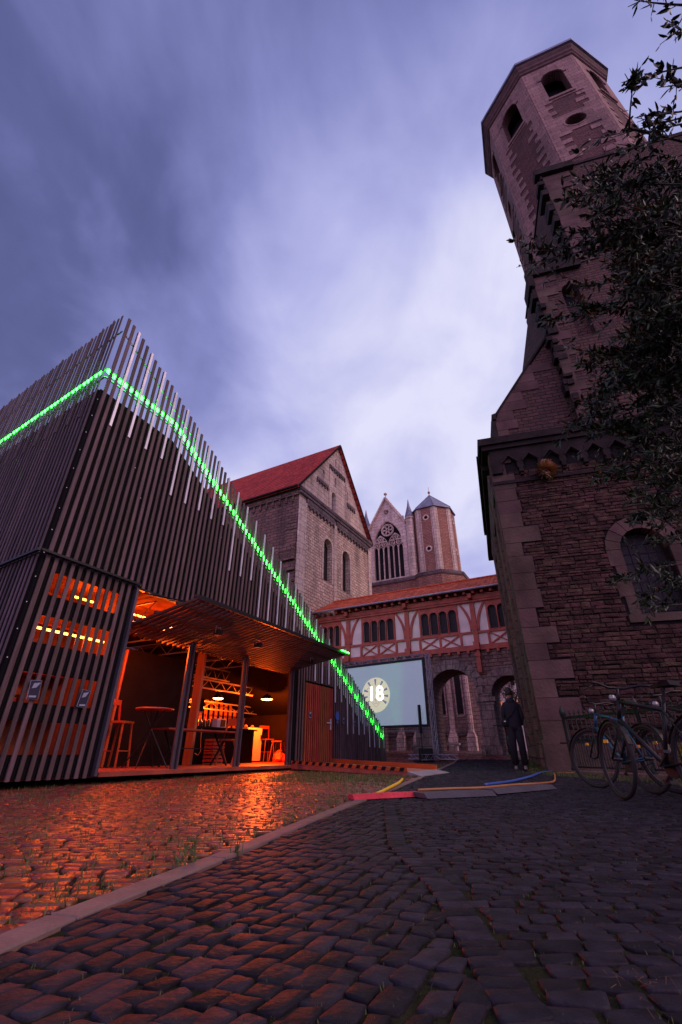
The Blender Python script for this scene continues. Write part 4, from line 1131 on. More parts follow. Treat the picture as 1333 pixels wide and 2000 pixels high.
while z < 18.4:
    e = rc0.uniform(.5, 1.0) if k % 2 else rc0.uniform(.25, .55); a_.box(HX - .03, HX + e, HY - .04, HY - .002, z + .005, z + .435); z += .44; k += 1
a_.mark(); z = 18.9; k = 0
while z < 25.6:
    e = rc0.uniform(.8, 1.3) if k % 2 else rc0.uniform(.5, .9); a_.box(5.33, 5.36 + e, HY - .05, HY - .002, z + .005, z + .435); z += .44; k += 1
a_.build_each('pale_dressing', M['quoin'], HA)
# broken corbelled edge
cbk = MB(); rc = random.Random(9)
z = 12.0
while z < 18.7:
    cbk.mark(); cbk.box(HX - rc.uniform(.05, .26), HX - .032, HY - rc.uniform(.03, .14), HY + rc.uniform(.3, .9), z, z + rc.uniform(.12, .36)); z += rc.uniform(.3, .5)
cbk.mark(); cbk.box(HX - .28, HX + 1.9, HY - .22, HY + .1, 18.55, 18.95); cbk.mark(); cbk.box(HX - .28, HX - .035, HY - .22, HY + .9, 17.9, 18.54)
z = 20.2
while z < 26:
    if rc.random() < .8: cbk.mark(); cbk.box(5.36 - rc.uniform(.1, .35), 5.32, HY - .12, HY + rc.uniform(.4, .9), z, z + rc.uniform(.25, .5))
    z += .46
cbk.mark(); cbk.box(5.0, 6.8, HY - .25, HY + .2, 26.0, 26.45)
z = 10
while z < 16.5:
    if rc.random() < .6: cbk.mark(); cbk.box(HX - rc.uniform(.0, .12), HX + rc.uniform(.1, .3), HY - rc.uniform(.07, .2), HY - .045, z, z + rc.uniform(.12, .35))
    z += rc.uniform(.3, .55)
cbk.build_each('corbel', M['qdark'], HA)
ct = MB(); ct.box(6.81, 16, HY - .06, HY + .6, 26.3, 26.45); ct.box(5.4, 16, HY, HY + 9, 26.5, 26.6); ct.build('parapet', M['qdark'], HA)

# octagonal tower
TX, TY, TR = 15.2, 15.3, 4.12
TW = thing('castle_tower', 'tall octagonal castle tower with arched belfry windows at the upper right', 'tower', (TX, TY, 0), 0)
a0 = math.atan2(18.12 - TY, 12.22 - TX)
AV = [a0 + k * PI / 4 for k in range(8)]
b_ = MB(); ow = MB(); lt = MB(); vd = MB(); bn = MB()
fw = 2 * TR * math.sin(PI / 8); ap_ = TR * math.cos(PI / 8)
for k in range(8):
    am = AV[k] + PI / 8; ux = (-math.sin(am), math.cos(am)); nx = (math.cos(am), math.sin(am))
    # face coordinates: u across (-fw/2..fw/2), depth inwards, z
    fn = lambda u, d, z, ux=ux, nx=nx: (nx[0] * (ap_ - d) - ux[0] * u * -1 * 1, nx[1] * (ap_ - d) + ux[1] * u, z)
    hw = fw / 2
    b_.prism([(-hw, 0), (hw, 0), (hw, 41.6), (-hw, 41.6)], [arch(-.66, .66, 36.7, 40.0)] + ([circ(0, 33.2, .55, 16)] if k % 2 == 0 else []), 0, .5, fn)
    vd.mark(); vd.prism([(-hw + .2, 30), (hw - .2, 30), (hw - .2, 41.4), (-hw + .2, 41.4)], (), 1.1, 1.2, fn)
    # pale ashlar bands and toothed quoins
    rq = random.Random(60 + k)
    zones = [(36.3, 41.14)] + ([(32.2, 34.2)] if k % 2 == 0 else [])
    lt.prism([(-hw, 36.3), (hw, 36.3), (hw, 41.14), (-hw, 41.14)], [arch(-.68, .68, 36.68, 40.02)], -.036, -.002, fn)
    if k % 2 == 0: lt.prism([(-hw, 32.2), (hw, 32.2), (hw, 34.2), (-hw, 34.2)], [circ(0, 33.2, .57, 16)], -.036, -.002, fn)
    z = 8; j = 0
    while z < 36.25:
        hb = rq.uniform(.34, .5); z2 = min(z + hb, 36.298)
        if k % 2 == 0:
            if z < 32.19: z2 = min(z2, 32.198)
            elif z < 34.2: z = 34.202; z2 = z + hb
        for sg in (-1, 1):
            wq = rq.uniform(.75, 1.15) if (j + (sg > 0)) % 2 else rq.uniform(.42, .62)
            u0, u1 = sg * hw, sg * (hw - wq)
            if z2 > z + .05: lt.prism([(min(u0, u1), z), (max(u0, u1), z), (max(u0, u1), z2 - .004), (min(u0, u1), z2 - .004)], (), -.035, -.002, fn)
        z = z2; j += 1
    rg_ = [(math.cos(t) * .66, 39.34 + math.sin(t) * .66) for t in [PI * i / 12 for i in range(13)]]
    rg2 = [(math.cos(t) * .86, 39.34 + math.sin(t) * .86) for t in [PI * i / 12 for i in range(12, -1, -1)]]
    bn.mark(); bn.prism(rg_ + rg2, (), -.11, -.037, fn)
    rg_ = circ(0, 33.2, .56, 18); 
    if k % 2 == 0: bn.mark(); bn.prism(circ(0, 33.2, .68, 18), [circ(0, 33.2, .57, 18)], -.06, -.037, fn)
    bn.mark(); bn.prism([(-.75, 36.45), (.75, 36.45), (.75, 36.68), (-.75, 36.68)], (), -.12, -.003, fn)
b_.build('tower_wall', M['towerbrick'], TW)
lt.build('pale_quoins', M['castlelight'], TW)
bn.build_each('window_moulding', M['castlelight'], TW)
vd.build_each('belfry_opening', M['void'], TW)
rot = a0
e_ = MB()
e_.lathe([(TR + .04, 41.15), (TR + .14, 41.2), (TR + .14, 41.4), (TR + .24, 41.5), (TR + .24, 41.7), (TR + .36, 41.9), (TR + .36, 42.1)], n=8, rot=rot); e_.build('eaves_cornice', M['towertrim'], TW)
r_ = MB(); r_.lathe([(TR + .5, 42.12), (TR + .5, 42.35), (.15, 45.5)], n=8, rot=rot); r_.build('roof', M['lead'], TW)

# dry plant in the wall
t_ = thing('wall_plant', 'dry orange-brown bush growing out of the castle frieze', 'plant', FC(1.42, -.12, 7.55), 0)
m = MB(); rd = random.Random(3)
for _ in range(520):
    d = Vector((rd.gauss(0, 1), rd.gauss(-.5, .8), rd.gauss(-.1, 1))).normalized(); L_ = rd.uniform(.12, .34); p = Vector((0, -.05, 0)) + d * L_ * .35; q = p + d * L_ * .65 + Vector((0, 0, -rd.random() * .06))
    s_ = d.cross(Vector((0, 0, 1))).normalized() * .008
    m.add([p - s_, p + s_, q + s_ * 1.8 + Vector((0, 0, .01)), q - s_ * 1.8], [(0, 1, 2, 3)])
m.build('foliage', M['dry'], t_)
m = MB()
for _ in range(14):
    d = Vector((rd.gauss(0, 1), rd.gauss(-.8, .5), rd.gauss(0, .8))).normalized(); m.tube([(0, .08, 0), d * .2], .006, 5)
m.build('stem', M['bark'], t_)
t_ = weed(0, 0, .3, 9, 'wall_weed', 'small green tuft hanging below the dry bush on the frieze', 12); t_['category'] = 'weed'; del t_['group']; t_.location = FC(1.72, -.1, 7.33)

# ------------------------------------------------------------------ half-timbered gangway
GO = (-1.4, 25.14); UG = (.8798, -.4754); GL = 11.35
GW = thing('timbered_gangway', 'half-timbered covered gangway with red beams on stone arches', 'bridge building', (GO[0], GO[1], 0), ang(UG))
ZS = 4.70
aw_ = MB()
holes = [arch(6.28, 8.50, .0, 3.86), arch(9.12, 10.62, .0, 3.40), arch(3.0, 5.4, 0.0, 3.9), arch(.4, 2.4, 0, 3.8)]
# arches open to the ground: cut the outline itself
def arcade(mb, y0, y1, outer, arcs):
    pts = [(outer[0], 0)]
    for x0, x1, zt in arcs:
        r = (x1 - x0) / 2; c_ = (x0 + x1) / 2; zs = zt - r
        pts.append((x0, 0))
        for i in range(17):
            t = PI - PI * i / 16; pts.append((c_ + r * math.cos(t), zs + r * math.sin(t)))
        pts.append((x1, 0))
    pts += [(outer[1], 0), (outer[1], outer[2]), (outer[0], outer[2])]
    mb.prism(pts, (), y0, y1)
ARCS = [(.5, 2.5, 3.7), (3.3, 5.5, 3.86), (6.28, 8.50, 3.86), (9.10, 10.66, 3.42)]
arcade(aw_, 0, 1.9, (0, GL, 4.55), ARCS)
aw_.build('arcade_wall', M['arcade'], GW)
ab = MB()
for x0, x1, zt in ARCS: ab.mark(); archband(x0, x1, 0, zt, .42, -.03, .12, ab, 13)
ab.build_each('arch_stones', M['arcash'], GW)
pc = MB()
for x0, x1 in ((2.46, 3.34), (5.46, 6.32), (8.46, 9.14), (10.62, 11.3)):
    pc.mark(); pc.box(x0 + .02, x1 - .02, -.035, .06, .7, 2.36); pc.box(x0 - .10, x1 + .10, -.12, .3, 2.40, 2.58); pc.box(x0 - .04, x1 + .04, -.07, .3, 2.28, 2.397); pc.box(x0 - .08, x1 + .08, -.14, .3, .2, .72)
pc.build_each('pier_facing', M['arcash'], GW)
# timber storey
pp = MB()
wins = [(.55, 4, 1.62), (2.82, 4, 4.75), (6.08, 4, 8.05), (9.42, 4, 11.3)]
WG = []
for x0, n, x1 in [(-.05, 4, 1.55), (2.86, 4, 4.74), (6.10, 4, 8.04), (9.44, 4, 11.28)]:
    pw_ = (x1 - x0 - .06 * 5) / 4
    for k in range(4): WG.append((x0 + .06 + k * (pw_ + .06), x0 + .06 + k * (pw_ + .06) + pw_))
WG = [w for w in WG if w[0] > .2]
pp.prism([(0.05, ZS), (GL - .05, ZS), (GL - .05, 7.25), (0.05, 7.25)], [arch(a, b, 5.50, 6.64, 8) for a, b in WG], .06, .2)
pp.build('plaster', M['plaster'], GW)
tm = MB()
tm.box(0, GL, -.06, .055, ZS - .10, ZS + .13)     # sill beam
tm.box(0, GL, -.02, .055, 5.37, 5.47)          # rail
tm.box(0, GL, -.06, .055, 6.98, 7.2)              # head plate
tm.box(0, GL, -.10, .055, 6.86, 6.94)
for p in (2.04, 5.43, 8.79): tm.box(p - .11, p + .11, -.04, .054, ZS + .13, 6.86)
tm.box(.0, .2, -.04, .054, ZS + .13, 6.86)
for (x0, x1) in ((.2, 1.55), (2.80, 4.78), (6.04, 8.08), (9.38, 11.3)):
    gw = [w for w in WG if w[0] >= x0 - .1 and w[1] <= x1 + .1]
    # red window wall with arched cut-outs
    a0_, a1_ = gw[0][0] - .08, gw[-1][1] + .08
    tm.prism([(a0_, 5.472), (a1_, 5.472), (a1_, 6.858), (a0_, 6.858)], [arch(a, b, 5.52, 6.62, 8) for a, b in gw], -.02, .053)
    for a, b in zip(gw, gw[1:]):
        tm.lathe([(.036, 5.50), (.036, 5.58), (.024, 5.60), (.028, 6.2), (.04, 6.3)], c=((a[1] + b[0]) / 2, -.045, 0), n=8)
    for xx in (x0, x1): tm.box(xx - .05, xx + .05, -.03, .054, ZS + .13, 5.37)
    xm = (x0 + x1) / 2; tm.box(xm - .045, xm + .045, -.03, .054, ZS + .13, 5.37)
    for u0, u1 in ((x0 + .05, xm - .045), (xm + .045, x1 - .05)):
        tm.bar((u0, .02, ZS + .14), (u1, .02, 5.36), .05, .075, (0, 1, 0)); tm.bar((u0, .024, 5.36), (u1, .024, ZS + .14), .05, .075, (0, 1, 0))
for p in (2.04, 5.43, 8.79):           # curved braces
    for sg in (-1, 1):
        pts = []; N_ = 9
        o1, o2 = [], []
        for i in range(N_):
            t = i / (N_ - 1); x = p + sg * (.10 + .46 * t ** 1.9); z = 5.55 + 1.31 * t ** .85
            o1.append((x, z)); o2.append((x + sg * .115, z - .045 * (1 - t)))
        ps_ = o1 + o2[::-1]
        tm.prism(ps_, (), -.015, .056)
tm.build('timber_frame', M['timber'], GW)
gl = MB()
for a, b in WG: gl.mark(); gl.prism(arch(a - .01, b + .01, 5.50, 6.66, 8), (), .15, .16)
gl.build_each('window', M['leaded'], GW)
ib = MB(); ib.box(.1, GL - .1, 1.6, 1.8, ZS, 7.2); ib.box(.02, GL - .02, .07, 1.82, 4.56, 4.695); ib.box(.1, .2, .25, 1.6, ZS, 7.2); ib.build('rear_wall', M['arcade'], GW)
bk = MB()      # joist ends and brackets
k = 0; x = .1
while x < GL: bk.mark(); bk.box(x, x + .12, -.30, .05, 7.22, 7.34); x += .42
x = .2
while x < GL: bk.mark(); bk.box(x, x + .12, -.17, .0, 4.46, 4.595); x += .45
for p in (8.79,): bk.mark(); bk.prism([(p - .09, 3.6), (p + .09, 3.6), (p + .09, 4.45), (p - .09, 4.45)], (), -.20, -.04); bk.mark(); bk.box(p - .12, p + .12, -.25, 0, 4.3, 4.455)
for p in (2.04, 5.43, 8.79): bk.mark(); bk.box(p - .13, p + .13, -.26, -.065, 4.6, 4.95); bk.mark(); bk.box(p - .09, p + .09, -.33, -.06, 7.0, 7.215)
bk.build_each('bracket', M['timber'], GW)
gr = MB()
gr.hexa([(-.12, -.42, 7.38), (GL + .2, -.42, 7.38), (GL + .2, 1.0, 8.22), (.55, 1.0, 8.22), (-.12, -.42, 7.48), (GL + .2, -.42, 7.48), (GL + .2, 1.0, 8.34), (.55, 1.0, 8.34)])
gr.hexa([(.55, 1.0, 8.22), (GL + .2, 1.0, 8.22), (GL + .2, 2.4, 7.38), (-.12, 2.4, 7.38), (.55, 1.0, 8.34), (GL + .2, 1.0, 8.34), (GL + .2, 2.4, 7.48), (-.12, 2.4, 7.48)])
gr.tube([(.5, 1.0, 8.35), (GL + .2, 1.0, 8.35)], .07, 6)
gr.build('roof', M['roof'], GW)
gt = MB(); gt.tube([(-.15, -.47, 7.40), (GL + .2, -.47, 7.40)], .05, 8); gt.build('gutter', M['gutter'], GW)

# ------------------------------------------------------------------ cathedral transept
DO = (-2.06, 24.0); UD = (.4974, .8675)
DM = thing('cathedral_transept', 'tall pale stone cathedral gable end with a steep red roof', 'church', (DO[0], DO[1], 0), ang(UD))
LDm = (-.8798 * .4974 + .4754 * .8675, .8798 * .8675 + .4754 * .4974)  # side direction in local coords
X0, X1, HZ, AX, AZ = -.95, 8.55, 14.75, 3.80, 21.0
d_ = MB()
d_.prism([(X0, 0), (X1, 0), (X1, HZ), (X0, HZ)], [arch(1.93, 2.95, 9.75, 12.65), arch(4.3, 5.36, 9.75, 12.68)], 0, .7)
d_.build('front_wall', M['dom'], DM)
vd = MB(); vd.box(1.8, 3.1, .35, .45, 9.6, 12.8); vd.mark(); vd.box(4.2, 5.5, .35, .45, 9.6, 12.8); vd.build_each('window', M['leaded'], DM)
gb = MB()
gb.prism([(X0, HZ + .12), (X1, HZ + .12), (AX, AZ)], [arch(3.0, 3.55, 15.15, 16.65), [(1.75, 16.95), (1.98, 16.95), (1.98, 17.75), (1.75, 17.75)], [(5.12, 16.95), (5.35, 16.95), (5.35, 17.75), (5.12, 17.75)], arch(3.35, 3.62, 17.2, 18.0), [(3.45, 19.0), (3.60, 19.0), (3.60, 19.7), (3.45, 19.7)]], .08, .6)
gb.build('gable', M['ashlar'], DM)
vv = MB(); vv.prism([(0.5, HZ + .3), (7.2, HZ + .3), (AX, 20.2)], (), .45, .5); vv.build('gable_void', M['void'], DM)
ls = MB()
ls.box(X0 - .02, X0 + .75, -.10, .0, 0, 14.0); ls.mark(); ls.box(3.12, 3.42, -.10, 0, 0, 14.0); ls.mark(); ls.box(X1 - .4, X1 + .02, -.10, 0, 0, 14.0)
ls.build_each('pilaster', M['ashlar'], DM)
ls = MB(); ls.prism([(1.73, 9.75), (1.93, 9.75)] + [(2.44 - .51 * math.cos(PI * i / 10), 12.14 + .51 * math.sin(PI * i / 10)) for i in range(11)] + [(2.95, 9.75), (3.1, 9.75), (3.1, 12.1)] + [(2.44 + .68 * math.cos(PI * i / 10), 12.14 + .68 * math.sin(PI * i / 10)) for i in range(11)] + [(1.73, 12.1)], (), -.03, -.002)
ls.mark(); archband(4.3, 5.36, 9.75, 12.68, .2, -.03, .1, ls, 9)
ls.box(4.1, 4.3, -.03, .1, 9.75, 12.15); ls.box(5.36, 5.56, -.03, .1, 9.75, 12.15)
ls.build_each('window_surround', M['ashlar'], DM)
fz = MB()
def roundfrieze(mb, x0, x1, zb, zt, sp, y0, y1):
    n = max(1, round((x1 - x0) / sp)); w = (x1 - x0) / n; pts = [(x0, zb)]
    for k in range(n):
        c_ = x0 + (k + .5) * w; r = w * .34
        pts.append((c_ - r, zb))
        for i in range(7): pts.append((c_ - r * math.cos(PI * i / 6), zb + .06 + r * math.sin(PI * i / 6)))
        pts.append((c_ + r, zb))
    pts += [(x1, zb), (x1, zt), (x0, zt)]
    mb.prism(pts, (), y0, y1)
roundfrieze(fz, X0 + .75, 3.12, 13.75, 14.4, .42, -.11, -.002); roundfrieze(fz, 3.42, X1 - .4, 13.75, 14.4, .42, -.11, -.002)
fz.box(X0 - .06, X1 + .06, -.16, .0, 14.402, 14.62); fz.box(X0 - .12, X1 + .12, -.22, .07, 14.622, 14.85)
roundfrieze(fz, 1.0, 2.4, 16.35, 16.75, .35, -.02, .075); roundfrieze(fz, 5.0, 6.3, 16.35, 16.75, .33, -.02, .075); roundfrieze(fz, 2.6, 4.8, 18.35, 18.72, .36, -.02, .075)
fz.build('frieze', M['ashdark'], DM)
gl2 = MB()
for x in (2.55, 4.95): gl2.mark(); gl2.box(x, x + .12, -.0, .075, 15.0, 18.3)
gl2.build_each('gable_pilaster', M['ashlar'], DM)
sw = MB()
Ls = 13; sx, sy = LDm[0] * Ls, LDm[1] * Ls
sw.hexa([(X0, .02, 0), (X0 + .7, .72, 0), (X0 + sx + .7, sy, 0), (X0 + sx, sy, 0), (X0, .02, 14.9), (X0 + .7, .72, 14.9), (X0 + sx + .7, sy, 14.9), (X0 + sx, sy, 14.9)])
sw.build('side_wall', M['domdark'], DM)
sf = MB(); n = 24
for k in range(n):
    a = .35 + k * .5; x, y = X0 + LDm[0] * a, LDm[1] * a
    sf.hexa([(x - .1, y, 13.9), (x, y, 13.9), (x + LDm[0] * .14, y + .14, 13.9), (x - .1 + LDm[0] * .14, y + .14, 13.9), (x - .1, y, 14.3), (x, y, 14.3), (x + LDm[0] * .14, y + .14, 14.3), (x - .1 + LDm[0] * .14, y + .14, 14.3)])
x, y = X0 + sx, sy
sf.hexa([(X0 - .13, .0, 14.3), (X0, .0, 14.3), (x, y, 14.3), (x - .13, y, 14.3), (X0 - .13, .0, 14.8), (X0, .0, 14.8), (x, y, 14.8), (x - .13, y, 14.8)])
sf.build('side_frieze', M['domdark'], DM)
rgb = MB(); rr = random.Random(8); z = .5      # broken corner bonding
while z < 12.6:
    w = rr.uniform(.05, .30) * (1 if z < 11 else .4); hh = rr.uniform(.2, .4); rgb.box(X0 - w, X0 - .005, .05, rr.uniform(.5, 1.1), z, z + hh); z += hh + rr.uniform(0, .12)
rgb.build('broken_corner', M['domdark'], DM)
rf = MB()
def roofslab(mb, a, b, side, over=.18):
    pass
ax, ay = AX + LDm[0] * 13.3, LDm[1] * 13.3
for (xa, za) in ((X0 - .35, 14.62), (X1 + .35, 14.62)):
    x2, y2 = xa + LDm[0] * 13.3, LDm[1] * 13.3
    P = [(xa, -.16, za), (AX, -.16, AZ - .05), (ax, ay, AZ - .05), (x2, y2, za)]
    Q = [(p[0], p[1], p[2] + .22) for p in P]
    rf.add(P + Q, [(0, 1, 2, 3), (4, 7, 6, 5), (0, 4, 5, 1), (1, 5, 6, 2), (2, 6, 7, 3), (3, 7, 4, 0)])
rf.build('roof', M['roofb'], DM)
ea = MB()
x2, y2 = X0 - .4 + LDm[0] * 13.3, LDm[1] * 13.3
ea.bar((X0 - .42, -.1, 14.72), (x2, y2, 14.72), .14, .1); ea.build('eaves_gutter', M['qdark'], DM)
vg = MB()
for xa in (X0 - .33, X1 + .33): vg.bar((xa, -.17, 14.74), (AX, -.17, AZ + .06), .04, .14)
vg.build('verge', M['qdark'], DM)
x3 = MB(); x3.prism([(8.56, 5), (15, 5), (15, 9.6), (8.56, 13.0)], (), 3, 9); x3.build('aisle_roof', M['roofb'], DM)

# ------------------------------------------------------------------ westwork with twin octagonal towers
d0 = (735 - 667) / FPX; cp_, sp_ = math.cos(PITCH), math.sin(PITCH)
WO = (3.635, 44.0); UW = (.8798, -.4754)
WW = thing('westwork', 'distant westwork with traceried gothic window and an octagonal tower', 'church tower', (WO[0], WO[1], 0), ang(UW))
bs = MB()
bs.box(-9, 4.6, .3, 7, 0, 15.95)
bs.lathe([(3.05, 0), (3.05, 15.95)], c=(5.95, 2.55, 0), n=8, rot=PI / 8); bs.lathe([(3.05, 0), (3.05, 15.95)], c=(-4.4, 2.55, 0), n=8, rot=PI / 8)
bs.build('base', M['brickred'], WW)
st_ = MB(); st_.box(-9.1, 4.5, .15, .28, 15.8, 16.15); st_.lathe([(3.15, 15.8), (3.2, 16.1), (2.7, 16.35)], c=(5.95, 2.55, 0), n=8, rot=PI / 8); st_.build('string_course', M['ashdark'], WW)
bh = MB()
bx0, bx1, gx = -.75, 3.62, 1.42
def equi(x0, x1, z0, zs, n=9, k=1.0):
    w = x1 - x0; pts = [(x0, z0), (x1, z0)]
    for i in range(n + 1):
        a = PI / 3 * i / n; pts.append((x0 + w * math.cos(a), zs + k * w * math.sin(a)))
    for i in range(n - 1, -1, -1):
        a = PI / 3 * i / n; pts.append((x1 - w * math.cos(a), zs + k * w * math.sin(a)))
    return pts
bh.prism([(bx0, 16.0), (bx1, 16.0), (bx1, 22.4), (gx, 26.0), (bx0, 22.4)], [equi(-.30, 3.14, 16.35, 20.25), circ(gx, 24.25, .34, 12)], .4, 1.0)
bh.box(bx0, bx1, 1.02, 6, 16, 22.3)
bh.build('bell_house', M['ashlar'], WW)
gv = MB(); gv.box(-.4, 3.2, .92, 1.0, 16.2, 23.5); gv.mark(); gv.box(gx - .4, gx + .4, .9, .98, 23.8, 24.7); gv.build_each('window', M['void'], WW)
tcy = MB()
y0, y1 = .46, .62
for k in range(0, 7):
    x = -.30 + 3.44 * k / 6; w = .09 if k == 3 else .05; tcy.box(x - w, x + w, y0, y1, 16.35, 20.0 if k != 3 else 20.4)
def band(pts, w):
    c_ = (sum(p[0] for p in pts) / len(pts), sum(p[1] for p in pts) / len(pts))
    inn = [(p[0] + (c_[0] - p[0]) * w, p[1] + (c_[1] - p[1]) * w) for p in pts]
    tcy.prism(pts + inn[::-1], (), y0, y1)
for k in range(6):
    c_ = -.30 + 3.44 * (k + .5) / 6; h_ = .3
    band(equi(c_ - .27, c_ + .27, 19.6, 19.75)[2:], .2)
def ring(cx, cz, r, w, foils=0):
    tcy.prism(circ(cx, cz, r, 20), [circ(cx, cz, r - w, 20)], y0, y1)
    for f in range(foils):
        a = PI / 2 + 2 * PI * f / foils; rr_ = (r - w) * (.42 if foils > 3 else .46)
        tcy.prism(circ(cx + (r - w - rr_) * math.cos(a), cz + (r - w - rr_) * math.sin(a), rr_, 10), [circ(cx + (r - w - rr_) * math.cos(a), cz + (r - w - rr_) * math.sin(a), rr_ * .74, 10)], y0 + .01, y1 - .01)
ring(1.42, 22.05, .74, .09, 6)
for c_ in (.56, 2.28):
    band(equi(c_ - .86, c_ + .86, 20, 20.05)[2:], .09)
    for dx_, dz_, rr2 in ((-.42, 20.45, .36), (.42, 20.45, .36), (0, 21.08, .36)): ring(c_ + dx_, dz_, rr2, .07, 3)
ring(gx, 24.25, .36, .07, 3)
band(equi(-.30, 3.14, 16.35, 20.25)[2:], .07)
tcy.build('tracery', M['ashlar'], WW)
gk = MB()
for sg, xe in ((-1, bx0), (1, bx1)):
    gk.bar((xe, .4, 22.45), (gx, .4, 26.05), .16, .5, (0, 1, 0))
    for k in range(15):
        t = (k + .5) / 15; x = xe + (gx - xe) * t; z = 22.45 + 3.6 * t; gk.box(x - .05, x + .05, .3, .5, z + .1, z + .26)
gk.mark(); gk.lathe([(.06, 26.0), (.06, 26.5), (.2, 26.6), (.2, 26.75), (.05, 26.85)], c=(gx, .5, 0), n=8)
gk.mark(); gk.lathe([(.05, 22.4), (.05, 23.1), (.15, 23.2), (.15, 23.3), (.04, 23.4)], c=(3.3, .45, 0), n=8)
gk.mark(); gk.box(-.2, 3.0, .30, .5, 16.1, 16.34)
gk.build_each('gable_trim', M['ashlar'], WW)
for cx in (4.02, -1.15):
    tb = MB(); tb.lathe([(.44, 16.0), (.42, 22.7), (.5, 22.8), (.5, 23.0)], c=(cx, .6, 0), n=12); tb.build('stair_turret', M['ashlar'], WW)
    sp = MB(); sp.lathe([(.52, 23.01), (.16, 24.4), (.02, 25.3)], c=(cx, .6, 0), n=12); sp.build('turret_spire', M['lead'], WW)
for cx in (5.95, -4.4):
    ob = MB(); lz = MB(); vv = MB(); RR = 2.42; ap2 = RR * math.cos(PI / 8); hw = RR * math.sin(PI / 8)
    for k in range(8):
        am = k * PI / 4; ux = (-math.sin(am), math.cos(am)); nx = (math.cos(am), math.sin(am))
        fn = lambda u, d, z, ux=ux, nx=nx, cx=cx: (cx + nx[0] * (ap2 - d) + ux[0] * u, 2.55 + nx[1] * (ap2 - d) + ux[1] * u, z)
        ob.prism([(-hw, 16.0), (hw, 16.0), (hw, 23.55), (-hw, 23.55)], [circ(0, 22.4, .2, 10), circ(0, 18.8, .2, 10)] if k % 2 == 0 else (), 0, .3, fn)
        vv.prism([(-.5, 17.8), (.5, 17.8), (.5, 23.0), (-.5, 23.0)], (), .4, .45, fn)
        for sg in (-1, 1):
            a, b = sg * hw, sg * (hw - .24); lz.prism([(min(a, b), 16.2), (max(a, b), 16.2), (max(a, b), 23.5), (min(a, b), 23.5)], (), -.06, -.002, fn)
            a, b = sg * (hw - .3), sg * (hw - .38); lz.prism([(min(a, b), 16.2), (max(a, b), 16.2), (max(a, b), 23.5), (min(a, b), 23.5)], (), -.04, -.002, fn)
        if k % 2 == 0:
            for z in (22.4, 18.8): lz.prism(circ(0, z, .34, 14), [circ(0, z, .2, 14)], -.05, -.001, fn)
    tw = ob.build('octagon_tower', M['brickred'], WW); lz.build('tower_ribs', M['ashlar'], tw); vv.build('window_void', M['void'], tw)
    rf = MB(); rf.lathe([(2.62, 23.56), (2.62, 23.68), (.05, 26.3)], c=(cx, 2.55, 0), n=8, rot=PI / 8)
    for k in range(8):
        a = PI / 8 + k * PI / 4; rf.tube([(cx + 2.62 * math.cos(a), 2.55 + 2.62 * math.sin(a), 23.69), (cx, 2.55, 26.33)], .04, 5)
    ro = rf.build('tower_roof', M['lead'], WW)
    fi = MB(); fi.lathe([(.05, 26.2), (.04, 26.5), (.14, 26.6), (.14, 26.75), (.02, 26.85), (.02, 27.4)], c=(cx, 2.55, 0), n=8); fi.build('finial', M['ply'], ro)

# ------------------------------------------------------------------ choir behind the arches, house beyond
CHO = (3.9, 38.8)
CHR = thing('choir_building', 'weathered stone choir wall with upright ribs seen through the arches', 'building', (CHO[0], CHO[1], .5), ang(UG))
m = MB(); m.box(-14, 7.4, 0, 5, 0, 7.6); m.build('wall', M['choirw'], CHR)
m = MB()
for x in (-7.5, -5.8, -4.1, -2.4, -.7, 1.0, 2.35, 3.7, 5.05, 6.4):
    m.mark(); m.box(x - .17, x + .17, -.30, -.002, 1.35, 7.4); m.box(x - .08, x + .08, -.42, -.302, 1.35, 7.4); m.box(x - .32, x + .32, -.55, -.002, 0, 1.0)
    m.prism([(x - .3, 1.0), (x + .3, 1.0), (x + .17, 1.35), (x - .17, 1.35)], (), -.45, -.002)
m.build_each('buttress', M['choir'], CHR)
m = MB(); m.box(-14, 8.6, -.6, -.002, .95, 1.12) if False else None
for a, b in ((-7.2, -6.1), (-5.5, -4.4), (-3.8, -2.7), (-2.1, -1.0), (-.4, .7), (1.3, 2.05), (2.65, 3.4), (4.0, 4.75), (5.35, 6.1)):
    m.mark(); m.box(a, b, -.16, -.002, 1.05, 1.3)
m.build_each('string_course', M['ashdark'], CHR)
m = MB()
for a in (-1.65, .15, 1.68, 3.03, 4.38, 5.73): m.mark(); m.prism(arch(a - .32, a + .32, 2.3, 6.6), [arch(a - .24, a + .24, 2.38, 6.5)], -.06, -.002)
m.build_each('blind_arch', M['choir'], CHR)
m = MB()
for a in (-1.65, .15, 1.68, 3.03, 4.38, 5.73): m.mark(); m.prism(arch(a - .22, a + .22, 2.5, 6.3), (), -.03, -.003)
m.build_each('window', M['leaded'], CHR)
HO = thing('white_house', 'white rendered house with lit window seen through the right arch', 'house', (14.5, 44, .6), ang((.93, -.36)))
m = MB(); m.prism([(-1.6, 0), (8, 0), (8, 9), (-1.6, 9)], [[(-.35, 5.3), (.35, 5.3), (.35, 6.6), (-.35, 6.6)], [(-.35, 2.5), (.35, 2.5), (.35, 4.0), (-.35, 4.0)], [(1.35, 5.3), (2.05, 5.3), (2.05, 6.6), (1.35, 6.6)], [(1.35, 2.5), (2.05, 2.5), (2.05, 4.0), (1.35, 4.0)], [(-.4, 0), (.4, 0), (.4, 1.9), (-.4, 1.9)]], 0, .3)
m.box(-1.6, 8, .31, 6, 0, 9); m.build('wall', M['house'], HO)
